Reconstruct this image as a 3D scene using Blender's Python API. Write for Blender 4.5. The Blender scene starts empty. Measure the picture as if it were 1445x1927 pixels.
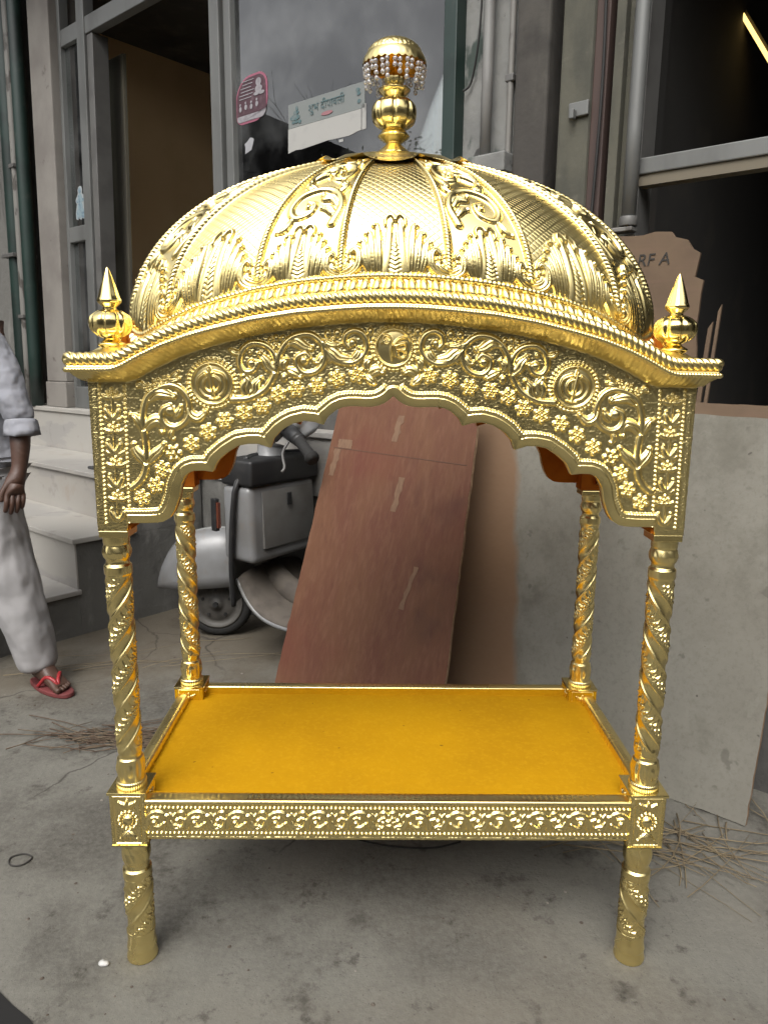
import bpy, bmesh, math, random
import numpy as np
from mathutils import Vector, Matrix
random.seed(7); RNG = np.random.default_rng(7)
PI = math.pi
sc = bpy.context.scene
COL = sc.collection

# ------------------------------------------------------------------ helpers
def link(o, parent=None):
    COL.objects.link(o)
    if parent is not None:
        o.parent = parent
    return o

def tag(o, label=None, cat=None, group=None, kind=None):
    if label: o['label'] = label
    if cat: o['category'] = cat
    if group: o['group'] = group
    if kind: o['kind'] = kind
    return o

def thing(name, label, cat, loc=(0, 0, 0), group=None):
    o = bpy.data.objects.new(name, None)
    o.empty_display_size = .05
    o.location = loc
    link(o); tag(o, label, cat, group)
    bpy.context.view_layer.update()
    return o

def put(name, me, mat, parent=None, smooth=True):
    """world-space mesh -> object; a parent at a location is compensated by the inverse matrix"""
    if mat is not None:
        for m in (mat if isinstance(mat, (list, tuple)) else [mat]):
            me.materials.append(m)
    if smooth:
        me.polygons.foreach_set('use_smooth', np.ones(len(me.polygons), bool))
    o = bpy.data.objects.new(name, me)
    link(o, parent)
    if parent is not None:
        M = Matrix.Identity(4); p = parent
        while p is not None:
            M = Matrix.Translation(p.location) @ M if p.type == 'EMPTY' else M
            p = p.parent
        o.matrix_parent_inverse = M.inverted() if parent.type == 'EMPTY' else Matrix.Identity(4)
    return o

def grid_mesh(name, P, closeu=False, closev=False, flip=False):
    nu, nv = P.shape[:2]
    me = bpy.data.meshes.new(name)
    iu = np.arange(nu if closeu else nu - 1); iv = np.arange(nv if closev else nv - 1)
    U, V = np.meshgrid(iu, iv, indexing='ij')
    a = U * nv + V; b = ((U + 1) % nu) * nv + V
    c = ((U + 1) % nu) * nv + (V + 1) % nv; d = U * nv + (V + 1) % nv
    F = np.stack([a, b, c, d] if not flip else [a, d, c, b], -1).reshape(-1, 4)
    return np_mesh(me, P.reshape(-1, 3), F)

def np_mesh(me, V, F):
    me.vertices.add(len(V)); me.vertices.foreach_set('co', np.ascontiguousarray(V, np.float32).ravel())
    n, k = F.shape
    me.loops.add(n * k); me.loops.foreach_set('vertex_index', F.astype(np.int32).ravel())
    me.polygons.add(n)
    me.polygons.foreach_set('loop_start', np.arange(0, n * k, k, dtype=np.int32))
    me.update(calc_edges=True); me.validate()
    return me

class MB:
    """collects shapes, builds ONE mesh"""
    def __init__(self): self.v = []; self.f = []
    def add(self, vs, fs):
        n = len(self.v); self.v += [tuple(map(float, p)) for p in vs]
        self.f += [tuple(i + n for i in q) for q in fs]; return self
    def hexa(self, c8):
        return self.add(c8, [(0, 3, 2, 1), (4, 5, 6, 7), (0, 1, 5, 4), (1, 2, 6, 5), (2, 3, 7, 6), (3, 0, 4, 7)])
    def box(self, x0, x1, y0, y1, z0, z1):
        return self.hexa([(x0, y0, z0), (x1, y0, z0), (x1, y1, z0), (x0, y1, z0), (x0, y0, z1), (x1, y0, z1), (x1, y1, z1), (x0, y1, z1)])
    def grid(self, P, closeu=False, closev=False):
        nu, nv = P.shape[:2]; fs = []
        for i in range(nu if closeu else nu - 1):
            for j in range(nv if closev else nv - 1):
                fs.append((i * nv + j, ((i + 1) % nu) * nv + j, ((i + 1) % nu) * nv + (j + 1) % nv, i * nv + (j + 1) % nv))
        return self.add(P.reshape(-1, 3), fs)
    def tube(self, pts, r, n=10, cap=True):
        P = tube_grid(np.array(pts, float), r, n); self.grid(P, closev=True)
        if cap:
            k = len(P); base = len(self.v) - k * n
            self.f.append(tuple(base + i for i in range(n))[::-1]); self.f.append(tuple(base + (k - 1) * n + i for i in range(n)))
        return self
    def poly(self, pts, nrm, th):
        """flat outline extruded by th along -nrm"""
        n = len(pts); pts = [Vector(p) for p in pts]; q = [p - Vector(nrm) * th for p in pts]
        return self.add(pts + q, [tuple(range(n)), tuple(range(2 * n - 1, n - 1, -1))] + [(i, n + i, n + (i + 1) % n, (i + 1) % n) for i in range(n)])
    def build(self, name, mat, parent=None, smooth=False, bevel=0, seg=2):
        me = bpy.data.meshes.new(name); me.from_pydata(self.v, [], self.f); me.update()
        bm = bmesh.new(); bm.from_mesh(me); bmesh.ops.recalc_face_normals(bm, faces=bm.faces); bm.to_mesh(me); bm.free()
        o = put(name, me, mat, parent, smooth)
        if bevel:
            m = o.modifiers.new('bevel', 'BEVEL'); m.width = bevel; m.segments = seg; m.limit_method = 'ANGLE'
            m.harden_normals = False
        return o

def frames(P, closed=False):
    n = len(P)
    T = (np.roll(P, -1, 0) - np.roll(P, 1, 0)) if closed else np.gradient(P, axis=0)
    T /= np.linalg.norm(T, axis=1, keepdims=True) + 1e-12
    up = np.array([0, 0, 1.]) if abs(T[0, 2]) < .9 else np.array([1., 0, 0])
    N = np.empty_like(P); N[0] = np.cross(T[0], up); N[0] /= np.linalg.norm(N[0])
    for i in range(1, n):
        v = N[i - 1] - T[i] * (N[i - 1] @ T[i]); N[i] = v / (np.linalg.norm(v) + 1e-12)
    return T, N, np.cross(T, N)

def tube_grid(P, r, n, closed=False, disp=None):
    T, N, Bn = frames(P, closed)
    th = np.linspace(0, 2 * PI, n, endpoint=False)
    d = np.linalg.norm(np.diff(P, axis=0), axis=1); s = np.concatenate([[0], np.cumsum(d)])
    R = np.broadcast_to(np.asarray(r, float).reshape(-1, 1) if np.ndim(r) else np.full((1, 1), r), (len(P), n)).copy()
    if disp is not None: R = R * disp(s[:, None], th[None, :])
    return P[:, None, :] + R[..., None] * (N[:, None, :] * np.cos(th)[None, :, None] + Bn[:, None, :] * np.sin(th)[None, :, None])

def crom(pts, n=12):
    """Catmull-Rom through the points"""
    P = np.array(pts, float); Q = np.vstack([2 * P[0] - P[1], P, 2 * P[-1] - P[-2]]); out = []
    t = np.linspace(0, 1, n, endpoint=False)[:, None]
    for i in range(1, len(Q) - 2):
        a, b, c, d = Q[i - 1], Q[i], Q[i + 1], Q[i + 2]
        out.append(.5 * (2 * b + (c - a) * t + (2 * a - 5 * b + 4 * c - d) * t ** 2 + (3 * b - a - 3 * c + d) * t ** 3))
    return np.vstack(out + [P[-1:]])

def resample(P, step, closed=False):
    if closed: P = np.vstack([P, P[:1]])
    d = np.linalg.norm(np.diff(P, axis=0), axis=1); s = np.concatenate([[0], np.cumsum(d)])
    n = max(2, int(s[-1] / step) + 1); q = np.linspace(0, s[-1], n + (1 if closed else 0))
    if closed: q = q[:-1]
    return np.stack([np.interp(q, s, P[:, k]) for k in range(P.shape[1])], 1)

def lathe(prof, n=48, fl=None, c=(0, 0), z0=0):
    """prof: (r, z) list -> grid P; fl(theta, i) multiplies the radius"""
    pr = np.array(prof, float); th = np.linspace(0, 2 * PI, n, endpoint=False)
    R = np.broadcast_to(pr[:, :1], (len(pr), n)).copy()
    if fl is not None: R = R * fl(th[None, :], pr[:, 1:2])
    return np.stack([c[0] + R * np.cos(th), c[1] + R * np.sin(th), np.broadcast_to(pr[:, 1:2] + z0, R.shape)], -1)

# ------------------------------------------------------------------ materials
def nt(name):
    m = bpy.data.materials.new(name); m.use_nodes = True
    return m, m.node_tree, m.node_tree.nodes['Principled BSDF']

def noise_fac(t, scale, detail=5, lo=.4, hi=.6, stretch=(1, 1, 1), rough=.55, off=0, kind='noise'):
    tc = t.nodes.new('ShaderNodeTexCoord'); mp = t.nodes.new('ShaderNodeMapping')
    mp.inputs['Scale'].default_value = stretch; mp.inputs['Location'].default_value = (off, off * .7, off * 1.3)
    t.links.new(tc.outputs['Object'], mp.inputs['Vector'])
    if kind == 'voronoi':
        n = t.nodes.new('ShaderNodeTexVoronoi'); n.inputs['Scale'].default_value = scale; out = n.outputs['Distance']
    else:
        n = t.nodes.new('ShaderNodeTexNoise'); n.inputs['Scale'].default_value = scale
        n.inputs['Detail'].default_value = detail; n.inputs['Roughness'].default_value = rough; out = n.outputs['Fac']
    t.links.new(mp.outputs['Vector'], n.inputs['Vector'])
    mr = t.nodes.new('ShaderNodeMapRange'); mr.interpolation_type = 'SMOOTHSTEP'
    mr.inputs['From Min'].default_value = lo; mr.inputs['From Max'].default_value = hi
    t.links.new(out, mr.inputs['Value'])
    return mr.outputs['Result'], n

def mat(name, base, rough=.6, metal=0., layers=(), bump=(), spec=.5, rvar=None, coat=0, sheen=0):
    """layers: (color, amount, dict of noise args); bump: (scale, strength, distance, dict)"""
    if metal < .5: base = tuple(x * KD for x in base); layers = [(tuple(x * KD for x in c), a, kw) for c, a, kw in layers]
    m, t, b = nt(name)
    b.inputs['Base Color'].default_value = (*base, 1); b.inputs['Roughness'].default_value = rough
    b.inputs['Metallic'].default_value = metal; b.inputs['Specular IOR Level'].default_value = spec
    if coat: b.inputs['Coat Weight'].default_value = coat; b.inputs['Coat Roughness'].default_value = .15
    if sheen: b.inputs['Sheen Weight'].default_value = sheen
    cur = None
    for k, (c, amt, kw) in enumerate(layers):
        f, _ = noise_fac(t, off=kw.pop('off', 3.1 * k + 1), **kw)
        mu = t.nodes.new('ShaderNodeMath'); mu.operation = 'MULTIPLY'; mu.inputs[1].default_value = amt
        t.links.new(f, mu.inputs[0])
        mx = t.nodes.new('ShaderNodeMix'); mx.data_type = 'RGBA'
        t.links.new(mu.outputs[0], mx.inputs['Factor'])
        if cur is None: mx.inputs['A'].default_value = (*base, 1)
        else: t.links.new(cur, mx.inputs['A'])
        mx.inputs['B'].default_value = (*c, 1); cur = mx.outputs['Result']
    if cur is not None: t.links.new(cur, b.inputs['Base Color'])
    if rvar:
        f, _ = noise_fac(t, rvar[0], off=9.7, lo=.3, hi=.7)
        mr = t.nodes.new('ShaderNodeMapRange'); mr.inputs['To Min'].default_value = rvar[1]; mr.inputs['To Max'].default_value = rvar[2]
        t.links.new(f, mr.inputs['Value']); t.links.new(mr.outputs['Result'], b.inputs['Roughness'])
    prev = None
    for k, (scale, strength, dist, kw) in enumerate(bump):
        f, _ = noise_fac(t, scale, lo=0., hi=1., off=5.3 + k, **kw)
        bp = t.nodes.new('ShaderNodeBump'); bp.inputs['Strength'].default_value = strength; bp.inputs['Distance'].default_value = dist
        t.links.new(f, bp.inputs['Height'])
        if prev is not None: t.links.new(prev, bp.inputs['Normal'])
        prev = bp.outputs['Normal']
    if prev is not None: t.links.new(prev, b.inputs['Normal'])
    return m

KD = .64
GOLD = mat('gold_sheet', (.93, .762, .345), .28, 1., layers=[((.88, .71, .31), .4, dict(scale=2, lo=.42, hi=.68))],
           rvar=(3, .24, .31))
GOLDS = mat('gold_smooth', (.93, .755, .33), .18, 1., rvar=(6, .15, .24))
ORANGE = mat('orange_cloth', (0.6846, 0.3518, 0.0047), .9, layers=[((0.5706, 0.2777, 0.0047), .7, dict(scale=4, lo=.35, hi=.7)), ((0.7531, 0.4074, 0.0116), .5, dict(scale=90, lo=.45, hi=.7)), ((0.4565, 0.2098, 0.0047), .6, dict(scale=2.3, lo=.58, hi=.75, detail=8)), ((0.2282, 0.1111, 0.0116), .8, dict(scale=45, lo=.735, hi=.76, detail=2))],
             bump=[(900, .3, .001, {}), (5, .35, .010, {}), (18, .25, .004, {})], spec=.1)
LINING = mat('orange_lining', (0.6000, 0.1800, 0.0144), .9, layers=[((0.4320, 0.1080, 0.0096), .8, dict(scale=9, lo=.4, hi=.65))], bump=[(300, .3, .001, {})], spec=.15)
m_, t_, b_ = nt('crystal')
b_.inputs['Transmission Weight'].default_value = .75; b_.inputs['Base Color'].default_value = (.92, .92, .94, 1); b_.inputs['Roughness'].default_value = .04; b_.inputs['IOR'].default_value = 1.6
CRYSTAL = m_

# concrete ground: grey with dark stains, dusty patches and cracks
m_, t_, b_ = nt('concrete_ground'); GROUND = m_
def ground_mat():
    t, b = t_, b_
    def mixc(prev, col, fac, amt):
        mu = t.nodes.new('ShaderNodeMath'); mu.operation = 'MULTIPLY'; mu.inputs[1].default_value = amt; t.links.new(fac, mu.inputs[0])
        mx = t.nodes.new('ShaderNodeMix'); mx.data_type = 'RGBA'; t.links.new(mu.outputs[0], mx.inputs['Factor'])
        if isinstance(prev, tuple): mx.inputs['A'].default_value = prev
        else: t.links.new(prev, mx.inputs['A'])
        mx.inputs['B'].default_value = (*col, 1); return mx.outputs['Result']
    c = (.1367, .1311, .1141, 1)
    f, _ = noise_fac(t, 1.6, 7, .42, .62, off=2.0, rough=.65); c = mixc(c, (.0610, .0565, .0486), f, .85)
    f, _ = noise_fac(t, .9, 5, .5, .7, off=11.4); c = mixc(c, (.1661, .1503, .1232), f, .7)
    f, _ = noise_fac(t, 5.5, 9, .53, .66, off=7.2, rough=.72); c = mixc(c, (.0373, .0328, .0271), f, .75)
    f, _ = noise_fac(t, 13, 9, .57, .68, off=4.7, rough=.72); c = mixc(c, (.0294, .0249, .0203), f, .7)
    f, _ = noise_fac(t, 60, 6, .35, .7, off=1.0, rough=.75); c = mixc(c, (.1853, .1763, .1525), f, .4)
    f, _ = noise_fac(t, 170, 3, .64, .72, off=8.0); c = mixc(c, (.0249, .0215, .0169), f, .6)
    tcy = t.nodes.new('ShaderNodeTexCoord'); sy_ = t.nodes.new('ShaderNodeSeparateXYZ'); t.links.new(tcy.outputs['Object'], sy_.inputs[0])
    f, nn_ = noise_fac(t, 2.2, 7, 0, 1, off=3.7, rough=.7)
    ma_ = t.nodes.new('ShaderNodeMath'); ma_.operation = 'MULTIPLY_ADD'; ma_.inputs[1].default_value = 1.6; t.links.new(f, ma_.inputs[0]); t.links.new(sy_.outputs[1], ma_.inputs[2])
    mry = t.nodes.new('ShaderNodeMapRange'); mry.interpolation_type = 'SMOOTHSTEP'; mry.inputs['From Min'].default_value = 1.5; mry.inputs['From Max'].default_value = 2.5; t.links.new(ma_.outputs[0], mry.inputs['Value'])
    c = mixc(c, (.0949, .0780, .0565), mry.outputs['Result'], .8)
    # cracks: thin band of a distorted voronoi edge, only here and there
    tc = t.nodes.new('ShaderNodeTexCoord')
    nz = t.nodes.new('ShaderNodeTexNoise'); nz.inputs['Scale'].default_value = 3; nz.inputs['Detail'].default_value = 6
    t.links.new(tc.outputs['Object'], nz.inputs['Vector'])
    ad = t.nodes.new('ShaderNodeMix'); ad.data_type = 'VECTOR'; ad.inputs['Factor'].default_value = .22
    t.links.new(tc.outputs['Object'], ad.inputs[4]); t.links.new(nz.outputs['Color'], ad.inputs[5])
    vo = t.nodes.new('ShaderNodeTexVoronoi'); vo.feature = 'DISTANCE_TO_EDGE'; vo.inputs['Scale'].default_value = 1.7
    t.links.new(ad.outputs[1], vo.inputs['Vector'])
    mr = t.nodes.new('ShaderNodeMapRange'); mr.inputs['From Min'].default_value = .009; mr.inputs['From Max'].default_value = .0
    t.links.new(vo.outputs['Distance'], mr.inputs['Value'])
    g, _ = noise_fac(t, .8, 3, .47, .58, off=21)
    mm = t.nodes.new('ShaderNodeMath'); mm.operation = 'MULTIPLY'; t.links.new(mr.outputs['Result'], mm.inputs[0]); t.links.new(g, mm.inputs[1])
    c = mixc(c, (.03, .026, .022), mm.outputs[0], .85)
    t.links.new(c, b.inputs['Base Color']); b.inputs['Roughness'].default_value = .85; b.inputs['Specular IOR Level'].default_value = .25
    f1, _ = noise_fac(t, 5, 10, 0, 1, off=3.3, rough=.65); f2, _ = noise_fac(t, 130, 6, 0, 1, off=6.1, rough=.7)
    b1 = t.nodes.new('ShaderNodeBump'); b1.inputs['Strength'].default_value = .35; b1.inputs['Distance'].default_value = .02; t.links.new(f1, b1.inputs['Height'])
    b2 = t.nodes.new('ShaderNodeBump'); b2.inputs['Strength'].default_value = .35; b2.inputs['Distance'].default_value = .004; t.links.new(f2, b2.inputs['Height'])
    t.links.new(b1.outputs['Normal'], b2.inputs['Normal']); t.links.new(b2.outputs['Normal'], b.inputs['Normal'])
ground_mat()

MARBLE = mat('dusty_marble', (0.4945, 0.4715, 0.4312), .45, layers=[((0.4600, 0.4255, 0.3795), .8, dict(scale=2.2, lo=.4, hi=.7)), ((0.3450, 0.2300, 0.1380), .45, dict(scale=3, lo=.58, hi=.72, detail=8)),
             ((0.2875, 0.2645, 0.2415), .5, dict(scale=9, lo=.58, hi=.7, detail=8)), ((0.2760, 0.2760, 0.2875), .3, dict(scale=1.3, lo=.52, hi=.56, stretch=(1, 1, 3)))], bump=[(30, .1, .004, {})])
DIRTY = mat('dirty_cement', (.17, .165, .15), .9, layers=[((.085, .08, .075), .9, dict(scale=2.5, lo=.42, hi=.65, stretch=(1, 1, .5))), ((.30, .29, .27), .6, dict(scale=9, lo=.56, hi=.72, detail=8, stretch=(1, 1, .4))),
            ((.04, .037, .034), .8, dict(scale=5, lo=.58, hi=.72, stretch=(1, 1, .25)))], bump=[(12, .4, .015, {}), (90, .3, .004, {})])
PLASTER = mat('peeling_plaster', (0.3060, 0.3060, 0.2890), .85, layers=[((0.2125, 0.2125, 0.2040), .8, dict(scale=4, lo=.42, hi=.62)), ((0.0425, 0.0680, 0.0553), .9, dict(scale=6, lo=.60, hi=.67, detail=8, stretch=(1, 1, .5))),
              ((0.0382, 0.0340, 0.0314), .8, dict(scale=14, lo=.62, hi=.69, detail=7))], bump=[(16, .4, .01, {})])
PILASTER = mat('cream_pilaster', (0.2880, 0.2664, 0.2376), .8, layers=[((0.2016, 0.1800, 0.1620), .8, dict(scale=3, lo=.4, hi=.68)), ((0.0720, 0.0540, 0.0432), .6, dict(scale=12, lo=.64, hi=.72, detail=8))], bump=[(20, .2, .006, {})])
DARKWALL = mat('soot_wall', (.075, .068, .06), .9, layers=[((.14, .13, .11), .7, dict(scale=5, lo=.5, hi=.7, stretch=(1, 1, .3))), ((.03, .027, .025), .8, dict(scale=3, lo=.5, hi=.7))], bump=[(25, .3, .006, {})])
OLIVE = mat('stained_olive_plaster', (.13, .125, .095), .9, layers=[((.075, .075, .06), .8, dict(scale=7, lo=.42, hi=.66, stretch=(1, 1, .4))), ((.20, .19, .15), .5, dict(scale=14, lo=.6, hi=.72))], bump=[(18, .3, .008, {})])
REDWOOD = mat('dark_red_wood', (.085, .05, .04), .7, layers=[((.05, .03, .026), .8, dict(scale=6, lo=.4, hi=.7, stretch=(4, 4, .3)))])
ALU = mat('dull_aluminium', (0.2268, 0.2310, 0.2226), .5, .25, layers=[((0.1344, 0.1344, 0.1260), .7, dict(scale=6, lo=.4, hi=.7, stretch=(1, 1, .3)))])
ALUD = mat('dusty_dark_aluminium', (.19, .185, .175), .5, .2, layers=[((.12, .115, .11), .7, dict(scale=6, lo=.4, hi=.7))])
GREEN = mat('dark_green_paint', (.018, .042, .034), .45, layers=[((.06, .07, .06), .7, dict(scale=12, lo=.6, hi=.72, detail=7)), ((.008, .016, .013), .7, dict(scale=3, lo=.45, hi=.6))])
WORNP = mat('worn_pipe_paint', (.24, .23, .21), .6, layers=[((.07, .06, .05), .9, dict(scale=18, lo=.54, hi=.62, stretch=(1, 1, .4), detail=7))])
PIPE = mat('grey_pvc', (.30, .295, .28), .5, layers=[((.20, .19, .18), .7, dict(scale=9, lo=.45, hi=.7, stretch=(1, 1, .3)))])
ROOM = mat('brown_room_wall', (0.9300, 0.6720, 0.3840), .9, layers=[((0.7800, 0.5600, 0.3120), .7, dict(scale=2, lo=.4, hi=.7))])
BLACKROOM = mat('near_black_wall', (.035, .032, .028), .9, layers=[((.06, .05, .04), .6, dict(scale=4, lo=.5, hi=.7))])  # near-black colour that keeps workshop, recesses and partition dark
PLY = mat('red_brown_plywood', (0.2016, 0.0923, 0.0497), .6, layers=[((0.1702, 0.0655, 0.0417), .85, dict(scale=3, lo=.35, hi=.7, stretch=(3, 3, .35))), ((0.2688, 0.1376, 0.0840), .45, dict(scale=10, lo=.42, hi=.75, stretch=(6, 6, .035), detail=5)), ((0.1344, 0.0521, 0.0323), .5, dict(scale=9, lo=.5, hi=.8, stretch=(7, 7, .05), detail=6)),
          ((0.1792, 0.0491, 0.0336), .6, dict(scale=1.6, lo=.5, hi=.7)), ((0.0896, 0.0409, 0.0302), .55, dict(scale=2.2, lo=.60, hi=.74, detail=4))],
          bump=[(40, .15, .003, dict(stretch=(4, 4, .2)))], spec=.3)
PLYD = mat('old_broken_plywood', (0.1935, 0.1278, 0.0765), .75, layers=[((0.1395, 0.0900, 0.0544), .8, dict(scale=5, lo=.4, hi=.7)), ((0.2250, 0.1350, 0.0935), .5, dict(scale=14, lo=.5, hi=.75, stretch=(.3, .3, 3)))])
RAWWOOD = mat('raw_ply_edge', (.46, .30, .18), .8, layers=[((.30, .18, .10), .8, dict(scale=30, lo=.4, hi=.6))])

# grey cement-faced board: tan bare wood on one side of a smeared border
m_, t_, b_ = nt('cement_faced_board'); GREYB = m_
def grey_board_mat():
    t, b = t_, b_
    def mixc(prev, col, fac, amt):
        mu = t.nodes.new('ShaderNodeMath'); mu.operation = 'MULTIPLY'; mu.inputs[1].default_value = amt; t.links.new(fac, mu.inputs[0])
        mx = t.nodes.new('ShaderNodeMix'); mx.data_type = 'RGBA'; t.links.new(mu.outputs[0], mx.inputs['Factor'])
        if isinstance(prev, tuple): mx.inputs['A'].default_value = prev
        else: t.links.new(prev, mx.inputs['A'])
        mx.inputs['B'].default_value = (*col, 1); return mx.outputs['Result']
    c = (.2079, .1991, .1705, 1)
    f, _ = noise_fac(t, 2.2, 6, .4, .7, off=2); c = mixc(c, (.1661, .1562, .1320), f, .8)
    f, _ = noise_fac(t, 3, 4, .5, .72, off=5, stretch=(1, 1, .5)); c = mixc(c, (.2409, .2332, .2002), f, .6)
    f, _ = noise_fac(t, 4.5, 8, .58, .74, off=8.3, rough=.6); c = mixc(c, (.1023, .0935, .0781), f, .55)
    f, _ = noise_fac(t, 14, 3, .66, .72, off=13.9); c = mixc(c, (.0781, .0715, .0594), f, .5)
    f, _ = noise_fac(t, 26, 2, .73, .76, off=3.9); c = mixc(c, (.0363, .0286, .0242), f, .7)
    f, _ = noise_fac(t, 1.3, 8, .5, .66, off=31, rough=.7); c = mixc(c, (.1078, .1001, .0803), f, .6)
    f, _ = noise_fac(t, 60, 8, .45, .75, off=17, rough=.75); c = mixc(c, (.1111, .1045, .0858), f, .5)
    f, _ = noise_fac(t, 7, 9, .60, .66, off=41, rough=.7, stretch=(1, 1, .6)); c = mixc(c, (.2145, .2101, .1793), f, .35)
    # tan bare strip towards the low-x end (object coordinate x), with a smeared border
    tc = t.nodes.new('ShaderNodeTexCoord'); sx = t.nodes.new('ShaderNodeSeparateXYZ'); t.links.new(tc.outputs['Object'], sx.inputs[0])
    nz = t.nodes.new('ShaderNodeTexNoise'); nz.inputs['Scale'].default_value = 5; nz.inputs['Detail'].default_value = 6
    mp = t.nodes.new('ShaderNodeMapping'); mp.inputs['Scale'].default_value = (1, 1, .5); t.links.new(tc.outputs['Object'], mp.inputs[0]); t.links.new(mp.outputs[0], nz.inputs['Vector'])
    ma = t.nodes.new('ShaderNodeMath'); ma.operation = 'MULTIPLY_ADD'; ma.inputs[1].default_value = .12; t.links.new(nz.outputs['Fac'], ma.inputs[0]); t.links.new(sx.outputs[0], ma.inputs[2])
    mr = t.nodes.new('ShaderNodeMapRange'); mr.inputs['From Min'].default_value = TANX + .010; mr.inputs['From Max'].default_value = TANX - .010; t.links.new(ma.outputs[0], mr.inputs['Value'])
    c = mixc(c, (.205, .122, .07), mr.outputs['Result'], .9)
    t.links.new(c, b.inputs['Base Color']); b.inputs['Roughness'].default_value = .75; b.inputs['Specular IOR Level'].default_value = .25
    f1, _ = noise_fac(t, 40, 8, 0, 1, off=3.3)
    b1 = t.nodes.new('ShaderNodeBump'); b1.inputs['Strength'].default_value = .15; b1.inputs['Distance'].default_value = .004; t.links.new(f1, b1.inputs['Height']); t.links.new(b1.outputs['Normal'], b.inputs['Normal'])
TANX = .52
grey_board_mat()

# thin window glass: clear with a fresnel mirror
def thin_glass(name, boost=1.0, dirt=.06, tint=(.86, .9, .88)):
    m = bpy.data.materials.new(name); m.use_nodes = True; t = m.node_tree; t.nodes.clear()
    o = t.nodes.new('ShaderNodeOutputMaterial'); tr = t.nodes.new('ShaderNodeBsdfTransparent'); gl = t.nodes.new('ShaderNodeBsdfGlossy'); df = t.nodes.new('ShaderNodeBsdfDiffuse')
    tr.inputs['Color'].default_value = (*tint, 1); gl.inputs['Roughness'].default_value = .0; gl.inputs['Color'].default_value = V4(1)
    df.inputs['Color'].default_value = (.35, .36, .36, 1)
    fr = t.nodes.new('ShaderNodeFresnel'); fr.inputs['IOR'].default_value = 1.52
    mu = t.nodes.new('ShaderNodeMath'); mu.operation = 'MULTIPLY'; mu.inputs[1].default_value = boost; mu.use_clamp = True; t.links.new(fr.outputs[0], mu.inputs[0])
    f, _ = noise_fac(t, 3, 6, .4, .75, off=2); m2 = t.nodes.new('ShaderNodeMath'); m2.operation = 'MULTIPLY'; m2.inputs[1].default_value = dirt; t.links.new(f, m2.inputs[0])
    a = t.nodes.new('ShaderNodeMixShader'); b = t.nodes.new('ShaderNodeMixShader')
    t.links.new(m2.outputs[0], a.inputs[0]); t.links.new(tr.outputs[0], a.inputs[1]); t.links.new(df.outputs[0], a.inputs[2])
    t.links.new(mu.outputs[0], b.inputs[0]); t.links.new(a.outputs[0], b.inputs[1]); t.links.new(gl.outputs[0], b.inputs[2])
    t.links.new(b.outputs[0], o.inputs['Surface']); return m
V4 = lambda k: (k, k, k, 1)
GLASS = thin_glass('window_glass', 2.1, .2)

def emit(name, col, s):
    m = bpy.data.materials.new(name); m.use_nodes = True; t = m.node_tree; t.nodes.clear()
    o = t.nodes.new('ShaderNodeOutputMaterial'); e = t.nodes.new('ShaderNodeEmission'); e.inputs[0].default_value = (*col, 1); e.inputs[1].default_value = s
    t.links.new(e.outputs[0], o.inputs[0]); return m

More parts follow.
